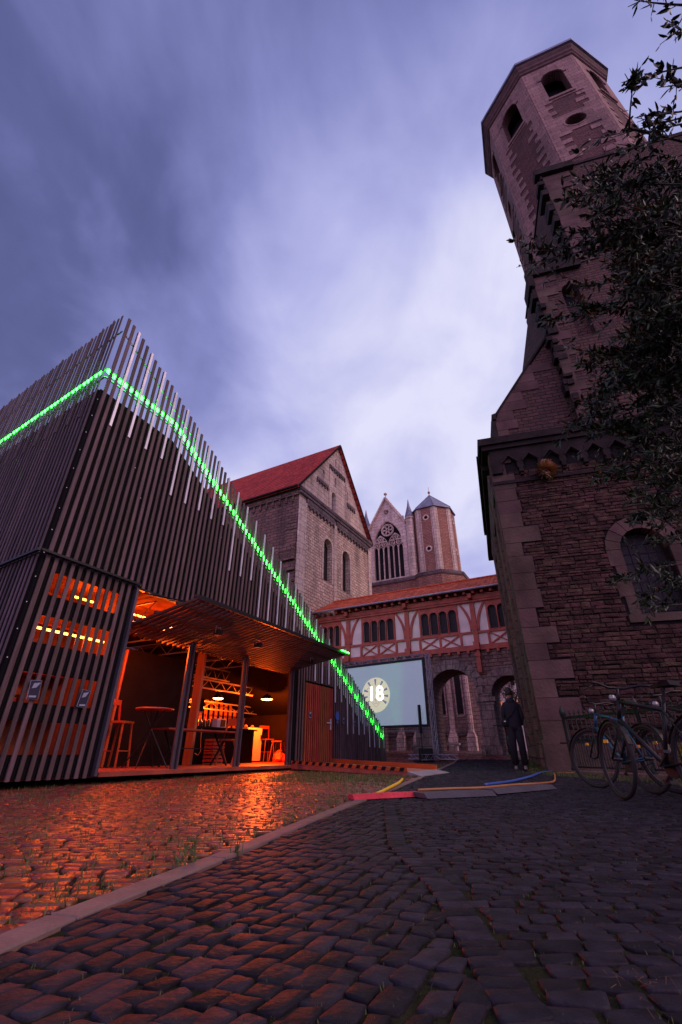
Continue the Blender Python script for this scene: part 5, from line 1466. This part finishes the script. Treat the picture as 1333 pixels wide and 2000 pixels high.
for x, z0, z1, mm in ((0, 5.3, 6.6, 'void'), (0, 2.5, 4.0, 'litwin'), (1.7, 5.3, 6.6, 'void'), (1.7, 2.5, 4.0, 'litwin')):
    m = MB(); m.box(x - .34, x + .34, .2, .22, z0, z1); wdw = m.build('window', M[mm], HO)
    m = MB(); m.box(x - .03, x + .03, .12, .18, z0, z1); m.box(x - .34, x + .34, .13, .17, z0 + (z1 - z0) * .6, z0 + (z1 - z0) * .6 + .05); m.box(x - .34, x + .34, .13, .17, z0 + (z1 - z0) * .3, z0 + (z1 - z0) * .3 + .04); m.box(x - .40, x - .34, -.02, .19, z0 - .05, z1 + .05); m.box(x + .34, x + .40, -.02, .19, z0 - .05, z1 + .05); m.build('window_frame', M['white'], wdw)
m = MB(); m.box(-.38, .38, .2, .24, 0.02, 1.85); m.build('door', M['slatred'], HO)
m = MB(); m.box(-1.9, 8.2, -.25, 6, 9.0, 9.2); m.build('roof', M['roofb'], HO)
m = MB(); m.lathe([(.05, 0), (.09, .05), (.09, .14), (.03, .2)], n=10); o = m.build('street_lantern', M['litwin'], None, True); o.location = (13.0, 38.5, .95)
o2 = MB(); o2.tube([(0, 0, -.4), (0, 0, 0)], .02, 6); o2.build('lantern_post', M['blackm'], o); tag(o, 'small glowing orange lantern low beside the white house', 'lantern')
def tree(x, y, h, label, seed, r=1.0):
    rr = random.Random(seed); t_ = thing('tree', label, 'tree', (x, y, gz(x, y)), 0)
    m = MB(); m.tube([(0, 0, 0), (.05, 0, h * .3), (0, .05, h * .6)], [.14, .1, .06], 8)
    for k in range(7):
        a = k * .9; m.tube([(0, 0, h * .3 + k * .1), (math.cos(a) * r * .6, math.sin(a) * r * .6, h * .6 + k * .12)], [.05, .015], 5)
    m.build('trunk', M['bark'], t_)
    m = MB()
    for _ in range(2600):
        c_ = Vector((rr.gauss(0, r * .45), rr.gauss(0, r * .45), h * .66 + rr.gauss(0, h * .16)))
        if math.sin(c_.x * 4) * math.sin(c_.z * 3.1) < -.5: continue
        d = Vector((rr.gauss(0, 1), rr.gauss(0, 1), rr.gauss(0, .6))).normalized() * .09; s_ = d.cross(Vector((rr.random(), rr.random(), 1))).normalized() * .035
        m.add([c_, c_ + d * .5 + s_, c_ + d, c_ + d * .5 - s_], [(0, 1, 2, 3)])
    m.build('crown', M['fol'], t_)
tree(10.6, 29.5, 5.2, 'olive-brown tree behind the right arch in front of the white house', 5, 1.1)

# benches under the arches
def bench(s, label, k):
    t_ = thing('stone_bench', label, 'bench', frame(CHO, UG)(s, -1.0, .52), ang(UG), 'stone benches by the choir wall')
    m = MB(); m.box(-.75, .75, -.22, .22, .42, .52); m.build('seat', M['bench'], t_)
    for x in (-.5, .5):
        m = MB(); m.box(x - .1, x + .1, -.18, .18, 0, .417); m.build('leg', M['bench'], t_)
bench(-2.9, 'stone bench below the projection screen', 0)
bench(3.0, 'stone bench at the left of the open arch', 1)
bench(4.9, 'stone bench in the middle of the open arch', 2)

# ------------------------------------------------------------------ projection screen
SO = (3.2, 18.0); US = (.8122, -.5834)   # x axis towards the right end
FS = frame(SO, US)
SZ = 0.0
SCN = thing('projection_screen', 'large outdoor screen with the number 18 on a round lion badge', 'screen', (SO[0], SO[1], SZ), ang(US))
x0, x1, z0, z1 = -4.3, -.03, 1.36, 3.64
m = MB(); m.box(x0, x1, 0, .012, z0, z1); cv = m.build('canvas', M['screen'], SCN)
m = MB(); m.box(x0, x1 + .09, -.02, .03, z1, z1 + .09); m.box(x0, x1 + .09, -.02, .03, z0 - .09, z0); m.box(x1, x1 + .09, -.02, .03, z0, z1); m.box(x0 - .09, x0, -.02, .03, z0 - .09, z1 + .09); m.build('border', M['blackm'], SCN)
tr = MB()
def truss(mb, p, q, w, n, up=(0, 1, 0)):
    p, q = Vector(p), Vector(q); d = (q - p).normalized(); u = Vector(up); v = d.cross(u).normalized() * w / 2; u = u * w / 2
    cs = [v + u, v - u, -v - u, -v + u]
    for c_ in cs: mb.tube([p + c_, q + c_], .012, 6)
    for i in range(n):
        a, b = p.lerp(q, i / n), p.lerp(q, (i + 1) / n)
        for j in range(4):
            c1, c2 = cs[j], cs[(j + 1) % 4]; mb.tube([a + (c1 if i % 2 else c2), b + (c2 if i % 2 else c1)], .007, 5)
truss(tr, (x0 - .1, .12, z1 + .18), (x1 + .22, .12, z1 + .18), .13, 30)
truss(tr, (x1 + .20, .12, .2), (x1 + .20, .12, z1 + .24), .13, 22)
truss(tr, (x0 - .2, .12, .2), (x0 - .2, .12, z1 + .24), .13, 22)
tr.tube([(x0, .1, z0 - .2), (x1 + .2, .1, z0 - .2)], .02, 6)
truss(tr, (x1 + .2, -.9, .30), (x1 + .2, 1.1, .30), .16, 10, (1, 0, 0)); truss(tr, (x1 - .9, .12, .30), (x1 + 1.0, .12, .30), .14, 9)
tr.bar((x1 + .2, .9, .32), (x1 + .2, .15, 1.3), .025)
tr.build('truss', M['steel'], SCN)
cx, cz, rx, rz = -2.20, 2.50, .66, .66
m = MB(); m.prism(circ(cx, cz, .66, 40), (), -.006, -.001); bdg = m.build('badge', M['cream'], SCN)
m = MB()
for a in (90, 55, 125, 160, 20, -8, 188, -35, 215):
    t = R(a); r0, r1 = (.36, .60) if 30 < a < 150 else (.38, .58); w0, w1 = .018, .05
    c_, s_ = math.cos(t), math.sin(t)
    m.prism([(cx + c_ * r0 - s_ * w0, cz + s_ * r0 + c_ * w0), (cx + c_ * r0 + s_ * w0, cz + s_ * r0 - c_ * w0), (cx + c_ * r1 + s_ * w1, cz + s_ * r1 - c_ * w1), (cx + c_ * r1 - s_ * w1, cz + s_ * r1 + c_ * w1)], (), -.010, -.0065)
m.build('rays', M['ray'], bdg)
m = MB()
def line(mb, pts, w):
    for (a, b), (c_, d) in zip(pts, pts[1:]): mb.bar((cx + a, -.0085, cz + b), (cx + c_, -.0085, cz + d), .003, w, (0, 1, 0)) if False else mb.prism(seg(cx + a, cz + b, cx + c_, cz + d, w), (), -.010, -.0065)
def seg(a, b, c_, d, w):
    L_ = math.hypot(c_ - a, d - b) or 1; nx, ny = -(d - b) / L_ * w / 2, (c_ - a) / L_ * w / 2
    return [(a + nx, b + ny), (a - nx, b - ny), (c_ - nx, d - ny), (c_ + nx, d + ny)]
for sg in (-1, 1):
    line(m, [(sg * (.33 + .07 * math.cos(t)), .21 + .075 * math.sin(t)) for t in [PI * (-.25 + i * .16) if sg > 0 else PI * (-.25 + i * .16) for i in range(8)]], .018)
    line(m, [(sg * .27, .12), (sg * .25, -.12), (sg * .20, -.28), (sg * .13, -.36), (0, -.47)], .014)
    line(m, [(0, -.30), (sg * .06, -.35), (sg * .12, -.30), (sg * .15, -.22)], .014)
line(m, [(0, -.18), (0, -.30)], .014); line(m, [(-.07, -.16), (.07, -.16), (0, -.22), (-.07, -.16)], .016)
m.build('lion_face', M['pinkl'], bdg)
try:
    cu = bpy.data.curves.new('numerals', 'FONT'); cu.body = '18'; cu.size = .78; cu.align_x = 'CENTER'; cu.align_y = 'CENTER'; cu.extrude = .002; cu.offset = .003
    tmp = bpy.data.objects.new('tmp', cu); C.objects.link(tmp)
    bpy.context.view_layer.update()
    me = bpy.data.meshes.new_from_object(tmp.evaluated_get(bpy.context.evaluated_depsgraph_get()))
    bpy.data.objects.remove(tmp)
    me.name = 'numerals'; me.materials.clear(); me.materials.append(M['num'])
    o = bpy.data.objects.new('numerals', me); C.objects.link(o); o.parent = bdg; o.location = (cx + .0, -.016, cz + .02); o.rotation_euler = (PI / 2, 0, 0)
except Exception as ex: print('text', ex)

# speaker column on its bass box
t_ = thing('column_speaker', 'slim black loudspeaker column on a black bass box beside the screen', 'loudspeaker', (3.02, 17.9, gz(3, 17.9)), .15)
m = MB(); m.box(-.20, .20, -.2, .2, .0, .42); m.build('bass_box', M['blackm'], t_)
m = MB(); m.box(-.17, .17, -.215, -.202, .03, .39); m.build('grille', M['tyre'], t_)
m = MB(); m.tube([(-.12, 0, .42), (-.12, 0, .9)], .02, 8); m.box(-.165, -.075, -.05, .05, .9, 1.85); m.build('column', M['blackm'], t_)
m = MB(); m.box(-.45, -.28, -.3, .1, .0, .05); m.build('base_plate', M['blackm'], t_)
# ------------------------------------------------------------------ person
def skin_mesh(name, joints, edges, m, parent, levels=2):
    me = bpy.data.meshes.new(name)
    me.from_pydata([j[0] for j in joints], edges, [])
    o = bpy.data.objects.new(name, me); C.objects.link(o)
    md = o.modifiers.new('Skin', 'SKIN'); md.use_smooth_shade = True
    for i, j in enumerate(joints):
        r = j[1] if isinstance(j[1], tuple) else (j[1], j[1])
        me.skin_vertices[0].data[i].radius = r; me.skin_vertices[0].data[i].use_root = (i == 0)
    sb = o.modifiers.new('Sub', 'SUBSURF'); sb.levels = levels; sb.render_levels = levels
    bpy.context.view_layer.update()
    e = bpy.data.meshes.new_from_object(o.evaluated_get(bpy.context.evaluated_depsgraph_get()))
    bpy.data.objects.remove(o)
    e.materials.clear(); e.materials.append(m)
    for p in e.polygons: p.use_smooth = True
    o = bpy.data.objects.new(name, e); C.objects.link(o); o.parent = parent
    return o
PX, PY = 4.40, 12.45
PE = thing('person', 'person in black hooded jacket and trousers with a black waist bag, standing with back turned', 'person', (PX, PY, gz(PX, PY)), R(-20)); PE.scale = (.88, .92, 1.02)
# facing +y, x to the right; one continuous dark-clothed body
J = [((0, 0, .95), (.155, .115)), ((0, 0, 1.12), (.15, .11)), ((0, .0, 1.30), (.175, .12)), ((0, -.01, 1.44), (.15, .10)), ((0, 0, 1.53), .062), ((0, .02, 1.62), .06),
     ((-.10, 0, .88), .105), ((-.12, .01, .50), .082), ((-.125, -.02, .12), .062), ((-.13, .05, .05), .045),
     ((.10, 0, .88), .105), ((.11, -.02, .50), .082), ((.115, -.06, .12), .062), ((.12, .02, .05), .045),
     ((-.20, 0, 1.42), .070), ((-.265, -.02, 1.15), .060), ((-.20, .12, .95), .048),
     ((.20, 0, 1.42), .070), ((.265, -.02, 1.15), .060), ((.20, .12, .95), .048)]
E_ = [(0, 1), (1, 2), (2, 3), (3, 4), (4, 5), (0, 6), (6, 7), (7, 8), (8, 9), (0, 10), (10, 11), (11, 12), (12, 13), (3, 14), (14, 15), (15, 16), (3, 17), (17, 18), (18, 19)]
skin_mesh('body', J, E_, M['cloth'], PE)
hd = MB(); hd.lathe([(.03, -.13), (.055, -.115), (.068, -.08), (.076, -.02), (.08, .03), (.074, .075), (.05, .105), (.02, .115)], n=16)
hd.v = [(x, y * 1.18 + .02, z + 1.70) for x, y, z in hd.v]
for sg in (-1, 1): hd.box(sg * .074, sg * .088, -.005, .03, 1.67, 1.73)
hd.prism([(-.014, 1.66), (.014, 1.66), (.007, 1.71), (-.007, 1.71)], (), .095, .13)
hd.build('head', M['skin'], PE, True)
hr = MB(); hr.lathe([(.084, -.045), (.09, .0), (.094, .05), (.085, .10), (.055, .135), (.015, .148)], n=18)
hr.v = [(x, y * 1.15 - .005 + (.0 if y < 0 else 0), z + 1.69) for x, y, z in hr.v]; hr.build('hair', M['hair'], PE, True)
hood = MB(); hood.lathe([(.06, -.10), (.125, -.07), (.135, -.01), (.10, .035), (.07, .03)], n=16); hood.v = [(x, y * .95 - .02, z + 1.53) for x, y, z in hood.v]; hood.build('hood', M['cloth'], PE, True)
jk = MB(); jk.lathe([(.175, .84), (.185, .95), (.18, 1.1), (.20, 1.28), (.205, 1.38), (.17, 1.47), (.08, 1.53)], n=20); jk.v = [(x * 1.12, y * .76, z) for x, y, z in jk.v]; jk.build('jacket', M['cloth'], PE, True)
tr_ = MB()
for sg, yy in ((-1, -.0), (1, -.04)):
    tr_.tube([(sg * .095, 0, .90), (sg * .115, yy * .5, .5), (sg * .125, yy, .10)], [.125, .10, .088], 14)
tr_.build('trousers', M['cloth2'], PE, True)
for sg, yy in ((-1, .03), (1, -.01)):
    s_ = MB(); s_.lathe([(.048, 0), (.052, .03), (.046, .07), (.038, .105)], n=12); s_.v = [(x + sg * .125, (y * 2.4 if y > 0 else y * 1.1) + yy - .02, z * (1 - .35 * (y > .03))) for x, y, z in s_.v]; s_.build('shoe', M['shoe'], PE, True)
bg_ = MB(); bg_.lathe([(.04, -.09), (.09, -.075), (.10, 0), (.085, .075), (.04, .085)], n=14); bg_.v = [(x * 1.15 - .225, y * .7 - .09, z + 1.02) for x, y, z in bg_.v]
bgo = bg_.build('waist_bag', M['cloth2'], PE, True)
lg_ = MB(); lg_.box(-.255, -.205, -.168, -.160, 1.025, 1.05); lg_.build('bag_mark', M['white'], bgo)
stp = MB(); stp.tube([(-.2, -.13, 1.07), (0, -.165, 1.2), (.16, -.12, 1.4)], .014, 6); stp.build('strap', M['cloth2'], bgo)

# ------------------------------------------------------------------ railing
RP0, RP1 = (4.85, 10.62), (6.35, 5.0)
RU = Vector((RP1[0] - RP0[0], RP1[1] - RP0[1])); RL = RU.length; RU.normalize()
RT = thing('iron_railing', 'dark green iron railing beside the castle wall', 'railing', (RP0[0], RP0[1], .05), math.atan2(RU.y, RU.x))
m = MB(); m.bar((0, 0, 1.04), (RL, 0, 1.04), .045, .05); m.bar((0, 0, .12), (RL, 0, .12), .03, .03); m.bar((0, 0, .60), (RL, 0, .60), .02, .02); m.build('rails', M['iron'], RT)
m = MB()
for k in range(int(RL / .135)):
    x = .1 + k * .135; m.tube([(x, 0, .1), (x, 0, 1.10)], .014, 6); m.lathe([(.008, 1.09), (.024, 1.12), (.006, 1.18)], c=(x, 0, 0), n=6)
    if k % 1 == 0: m.tube([(x + .068, 0, .1), (x + .068, 0, .6)], .008, 5)
m.build('bars', M['iron'], RT)
for x in (0, RL / 3, 2 * RL / 3):
    m = MB(); m.lathe([(.05, 0), (.05, .1), (.032, .14), (.032, 1.05), (.05, 1.08), (.05, 1.13), (.06, 1.17), (.03, 1.24), (.01, 1.28)], c=(x, 0, 0), n=10); m.build('post', M['iron'], RT, True)
m = MB(); m.box(-.1, RL, -.16, .16, -.12, .10)
o = m.build('railing_kerb', M['stone'], None); o.location = (RP0[0], RP0[1], -.0); o.rotation_euler = (0, 0, math.atan2(RU.y, RU.x)); tag(o, 'low stone kerb under the iron railing', 'kerb')
m = MB(); m.box(0, 1.3, 0, .03, 0, .42); o = m.build('yellow_board', M['yellowpanel'], None); o.location = (5.55, 8.3, .12); o.rotation_euler = (0, 0, math.atan2(RU.y, RU.x)); tag(o, 'dull yellow board leaning behind the railing', 'board')

# ------------------------------------------------------------------ bicycles
def torus(mb, c, R_, r, n=40, k=8):
    vs = []
    for i in range(n):
        a = 2 * PI * i / n
        for j in range(k):
            b = 2 * PI * j / k; q = R_ + r * math.cos(b); vs.append((c[0] + q * math.cos(a), c[1] + r * math.sin(b), c[2] + q * math.sin(a)))
    mb.add(vs, [(i * k + j, ((i + 1) % n) * k + j, ((i + 1) % n) * k + (j + 1) % k, i * k + (j + 1) % k) for i in range(n) for j in range(k)])
def bike(loc, rz, lean, label, frame_m, steer=0.0, seed=0):
    t_ = thing('bicycle', label, 'bicycle', loc, rz, 'bicycles parked at the railing'); t_.rotation_euler = (lean, 0, rz); t_.scale = (1.03, 1.03, 1.06)
    for nm, cx, st in (('wheel', 0, 0), ('wheel', 1.04, steer)):
        def rt(mb):
            if st:
                c_, s_ = math.cos(st), math.sin(st); mb.v = [(cx + (x - cx) * c_ - y * s_, (x - cx) * s_ + y * c_, z) for x, y, z in mb.v]
            return mb
        w = MB(); torus(w, (cx, 0, .345), .325, .021); wo_ = rt(w).build(nm, M['tyre'], t_, True)
        w = MB(); torus(w, (cx, 0, .345), .302, .009, 40, 6); rt(w).build('rim', M['rimm'], wo_, True)
        w = MB()
        for k in range(18):
            a = 2 * PI * k / 18; w.tube([(cx + .02 * math.cos(a + .6), .02 * (-1) ** k, .345 + .02 * math.sin(a + .6)), (cx + .3 * math.cos(a), 0, .345 + .3 * math.sin(a))], .0016, 4)
        w.tube([(cx, -.05, .345), (cx, .05, .345)], .016, 8); rt(w).build('spokes', M['rimm'], wo_)
        w = MB(); pts = [(cx + .36 * math.cos(a), 0, .345 + .36 * math.sin(a)) for a in [R(x) for x in (range(20, 200, 15) if cx == 0 else range(10, 165, 15))]]
        for a, b in zip(pts, pts[1:]): w.bar(a, b, .045, .004)
        rt(w).build('mudguard', M['blackm'], t_)
    f = MB(); bb = (.44, 0, .29); st_ = (.29, 0, .80); ht = (.84, 0, .86); hb = (.885, 0, .70)
    f.tube([bb, st_], .017, 8); f.tube([(.31, 0, .74), ht], .017, 8); f.tube([bb, hb], .020, 8); f.tube([ht, hb], .021, 8)
    for s in (-1, 1): f.tube([(0, s * .06, .345), (bb[0], s * .03, bb[2])], .010, 6); f.tube([(0, s * .06, .345), (.305, s * .02, .74)], .009, 6)
    f.build('frame', M[frame_m], t_, True)
    fk = MB()
    for s in (-1, 1): fk.tube([(.89, s * .035, .68), (.94, s * .05, .5), (1.04, s * .05, .345)], .011, 6)
    fk.tube([(.84, 0, .85), (.82, 0, .98)], .015, 8)
    fk.build('fork', M['blackm'], t_, True)
    hb_ = MB(); c_, s_ = math.cos(steer), math.sin(steer)
    P = [(-.10, -.30, 1.01), (-.03, -.22, 1.02), (.03, -.08, .99), (.03, .08, .99), (-.03, .22, 1.02), (-.10, .30, 1.01)]
    hb_.tube([(.82 + x * c_ - y * s_, x * s_ + y * c_, z) for x, y, z in P], .013, 8)
    for s in (-1, 1):
        x, y = .03, s * .24; hb_.tube([(.82 + x * c_ - y * s_, x * s_ + y * c_, 1.0), (.82 + (x + .02) * c_ - (y + s * .1) * s_, (x + .02) * s_ + (y + s * .1) * c_, .95)], .006, 5)
    hb_.build('handlebar', M['blackm'], t_, True)
    sd_ = MB(); sd_.add([(.12, -.07, .97), (.12, .07, .97), (.22, .075, .965), (.30, .03, .96), (.40, .015, .955), (.40, -.015, .955), (.30, -.03, .96), (.22, -.075, .965),
                         (.12, -.05, .93), (.12, .05, .93), (.22, .05, .925), (.30, .02, .93), (.39, .01, .93), (.39, -.01, .93), (.30, -.02, .93), (.22, -.05, .925)],
                        [(0, 7, 6, 5, 4, 3, 2, 1), (8, 9, 10, 11, 12, 13, 14, 15)] + [(i, (i + 1) % 8, 8 + (i + 1) % 8, 8 + i) for i in range(8)])
    sd_.tube([(.285, 0, .80), (.245, 0, .93)], .014, 8); sd_.build('saddle', M['tyre'], t_)
    cr = MB(); cr.lathe([(.085, -.004), (.085, .004)], n=20); cr.v = [(bb[0] + x, -.055 + z, bb[2] + y) for x, y, z in cr.v]
    cr.bar((bb[0], -.07, bb[2]), (bb[0] + .12, -.07, bb[2] - .11), .02, .012); cr.bar((bb[0], .07, bb[2]), (bb[0] - .12, .07, bb[2] + .11), .02, .012)
    cr.box(bb[0] + .08, bb[0] + .16, -.15, -.075, bb[2] - .125, bb[2] - .10); cr.box(bb[0] - .16, bb[0] - .08, .075, .15, bb[2] + .10, bb[2] + .125)
    cr.tube([(bb[0], -.055, bb[2] + .085), (0, -.055, .345 + .035)], .005, 4); cr.tube([(bb[0], -.055, bb[2] - .085), (0, -.055, .345 - .035)], .005, 4)
    cr.build('crank', M['rimm'], t_)
    lp = MB(); lp.lathe([(.03, 0), (.035, .03), (.01, .05)], n=10); lp.v = [(.90 + z, x, .90 + y) for x, y, z in lp.v]; lp.build('headlight', M['steel'], t_, True)
    rf = MB(); rf.box(1.04 + .08, 1.04 + .14, -.006, .006, .49, .52); rf.box(.1, .16, -.006, .006, .45, .48); rf.build('reflector', M['amberref'], t_)
    return t_
bike((3.62, 6.0, .0), R(96), R(5), 'blue-green framed bicycle leaning at the left end of the parked row', 'blueframe', R(24))
bike((3.10, 4.30, .0), R(101), R(4), 'black bicycle with large wheels in front of the blue-green one', 'blackm', R(-14))
bike((4.1, 5.0, .0), R(98), R(-5), 'rightmost dark bicycle behind the black one', 'tyre', R(18))
bike((5.15, 14.6, .1) if False else (4.62, 13.5, .09), R(72), R(-6), 'dark bicycle parked against the castle side wall behind the person', 'tyre', R(5))

# ------------------------------------------------------------------ overhanging tree at the right
def ray(u, v, dist):
    a = (u - 667) / FPX; b = (1000 - v) / FPX
    d = Vector((a, cp_ - b * sp_, sp_ + b * cp_)).normalized()
    return Vector((0, 0, CH)) + d * dist
TREE = thing('holly_tree', 'dark glossy-leaved tree overhanging from the right edge', 'tree', (6.6, 3.4, 0), 0)
TO = Vector((6.6, 3.4, 0))
rt = random.Random(77)
wd = MB(); lf = MB()
hubs = [Vector((5.6, 3.3, 2.2)), Vector((5.3, 3.0, 3.4)), Vector((5.0, 2.8, 4.6)), Vector((4.6, 2.3, 5.8)), Vector((4.3, 1.7, 7.0))]
wd.tube([Vector((0, 0, -.05)), Vector((-.2, 0, 1.0)), hubs[0] - TO + Vector((.4, 0, .3)), hubs[1] - TO + Vector((.5, .1, .2)), hubs[2] - TO + Vector((.5, .2, 0)), hubs[3] - TO + Vector((.5, .2, 0)), hubs[4] - TO + Vector((.4, .2, .3))], [.16, .13, .11, .09, .07, .05, .025], 10)
def leafy(p, q, n, L_=.055, seed=None, sub=3, r=.007):
    """a twig from p to q with leaves and side twigs"""
    d = q - p; ln = d.length
    mid = (p + q) / 2 + Vector((rt.uniform(-.06, .06), rt.uniform(-.06, .06), rt.uniform(-.02, .10))) * ln
    pts = []
    for i in range(7):
        t = i / 6; pts.append(((1 - t) ** 2) * p + 2 * t * (1 - t) * mid + t * t * q)
    wd.tube([x - TO for x in pts], [r * (1 - .12 * i) for i in range(7)], 5)
    for _ in range(n):
        t = rt.uniform(.12, 1.0) ** .8; i = min(5, int(t * 6)); b = pts[i].lerp(pts[i + 1], t * 6 - i)
        dd = (pts[i + 1] - pts[i]).normalized()
        leaf(b, dd, L_)
    for k in range(sub):
        t = rt.uniform(.15, .95); i = min(5, int(t * 6)); b = pts[i].lerp(pts[i + 1], t * 6 - i)
        dd = ((pts[i + 1] - pts[i]).normalized() + Vector((rt.gauss(0, .5), rt.gauss(0, .5), rt.gauss(0, .5)))).normalized()
        e = b + dd * ln * rt.uniform(.18, .36); wd.tube([b - TO, e - TO], [r * .5, r * .25], 4)
        for _ in range(max(3, n // (sub + 3))):
            leaf(b.lerp(e, rt.random()), dd, L_)
def leaf(b, dd, L_):
    d = (dd * .6 + Vector((rt.gauss(0, .7), rt.gauss(0, .7), rt.gauss(0, .7)))).normalized() * L_ * rt.uniform(.55, 1.4)
    s = d.cross(Vector((rt.gauss(0, 1), rt.gauss(0, 1), rt.gauss(0, 1)))).normalized() * L_ * .22
    up = d.cross(s).normalized() * L_ * .06
    b = b - TO; o = b + d * .12
    lf.add([o, o + d * .3 + s * .9 - up, o + d * .68 + s * .7 - up, o + d, o + d * .68 - s * .7 - up, o + d * .3 - s * .9 - up, o + d * .5 + up * .5], [(0, 1, 6), (1, 2, 6), (2, 3, 6), (3, 4, 6), (4, 5, 6), (5, 0, 6)])
TW_ = [  # start px, tip px, distance start/tip, leaves
    ((1345, 75), (1305, 40), 4.6, 4.2, 26), ((1350, 130), (1230, 165), 4.6, 4.2, 60), ((1350, 175), (1300, 150), 4.6, 4.2, 34), ((1345, 215), (1255, 225), 4.6, 4.2, 46), ((1345, 240), (1268, 262), 4.6, 4.2, 44),
    ((1350, 225), (1155, 272), 4.8, 4.2, 66), ((1230, 250), (1240, 150), 4.4, 4.2, 36), ((1345, 260), (1200, 300), 4.8, 4.3, 60), ((1340, 330), (1190, 385), 4.8, 4.3, 70),
    ((1340, 360), (1120, 345), 4.8, 4.2, 50), ((1345, 400), (1180, 345), 4.8, 4.3, 80), ((1345, 440), (1030, 493), 4.9, 4.0, 95), ((1340, 470), (1055, 510), 4.9, 4.1, 85), ((1300, 430), (1110, 460), 4.7, 4.2, 70),
    ((1345, 560), (1062, 628), 4.9, 4.0, 95), ((1345, 540), (1130, 560), 4.9, 4.2, 100), ((1345, 620), (1130, 600), 4.8, 4.2, 90), ((1345, 640), (1128, 715), 4.8, 4.1, 90), ((1345, 700), (1150, 690), 4.8, 4.2, 100),
    ((1345, 720), (1165, 760), 4.8, 4.2, 90), ((1340, 660), (1112, 836), 4.7, 4.0, 60), ((1345, 790), (1150, 850), 4.8, 4.1, 80), ((1345, 860), (1200, 840), 4.8, 4.2, 80), ((1345, 900), (1155, 935), 4.8, 4.1, 50), ((1345, 950), (1205, 930), 4.8, 4.2, 70),
    ((1345, 980), (1230, 1020), 4.8, 4.2, 50), ((1345, 1040), (1270, 1060), 4.8, 4.2, 36), ((1345, 1100), (1195, 1140), 4.6, 4.0, 54), ((1345, 1130), (1245, 1175), 4.6, 4.1, 40), ((1345, 1160), (1290, 1120), 4.6, 4.1, 36), ((1345, 1180), (1265, 1190), 4.6, 4.1, 30),
    ((1345, 500), (1150, 420), 4.9, 4.4, 80), ((1345, 300), (1250, 340), 4.7, 4.3, 60), ((1345, 10), (1240, 0), 4.4, 4.2, 16)]
for a, b, da, db, n in TW_:
    p, q = ray(*a, da), ray(*b, db)
    h_ = min(hubs, key=lambda h: (h - p).length)
    wd.tube([h_ + Vector((.5, .1, 0)) - TO, (h_ + p) / 2 + Vector((.15, 0, -.1)) - TO, p - TO], [.03, .018, .010], 6)
    leafy(p, q, int(n * (1.3 if b[1] > 400 else .62)), .056, sub=5)
# inner mass of the crown
for _ in range(380):
    v = rt.gauss(610, 210)
    if v < 330 or v > 1010: continue
    lim = 1180 + 60 * math.sin(v * .013) + (40 if v > 850 else 0)
    u = rt.uniform(lim, 1400); dist = rt.uniform(3.9, 5.6)
    p = ray(u + rt.uniform(30, 90), v + rt.uniform(-50, 30), dist + .4); q = ray(u - rt.uniform(0, 40), v + rt.uniform(-20, 40), dist)
    leafy(p, q, 36, .056, sub=3, r=.006)
for _ in range(90):    # outside the frame so that the crown is whole
    c_ = Vector((rt.uniform(5.2, 7.6), rt.uniform(1.6, 5.0), rt.uniform(2.6, 7.6))); q = c_ + Vector((rt.gauss(0, .5), rt.gauss(0, .5), rt.gauss(0, .3)))
    leafy(c_, q, 30, .06, sub=3)
wd.build('limbs', M['bark'], TREE); lf.build('crown', M['leaf'], TREE)
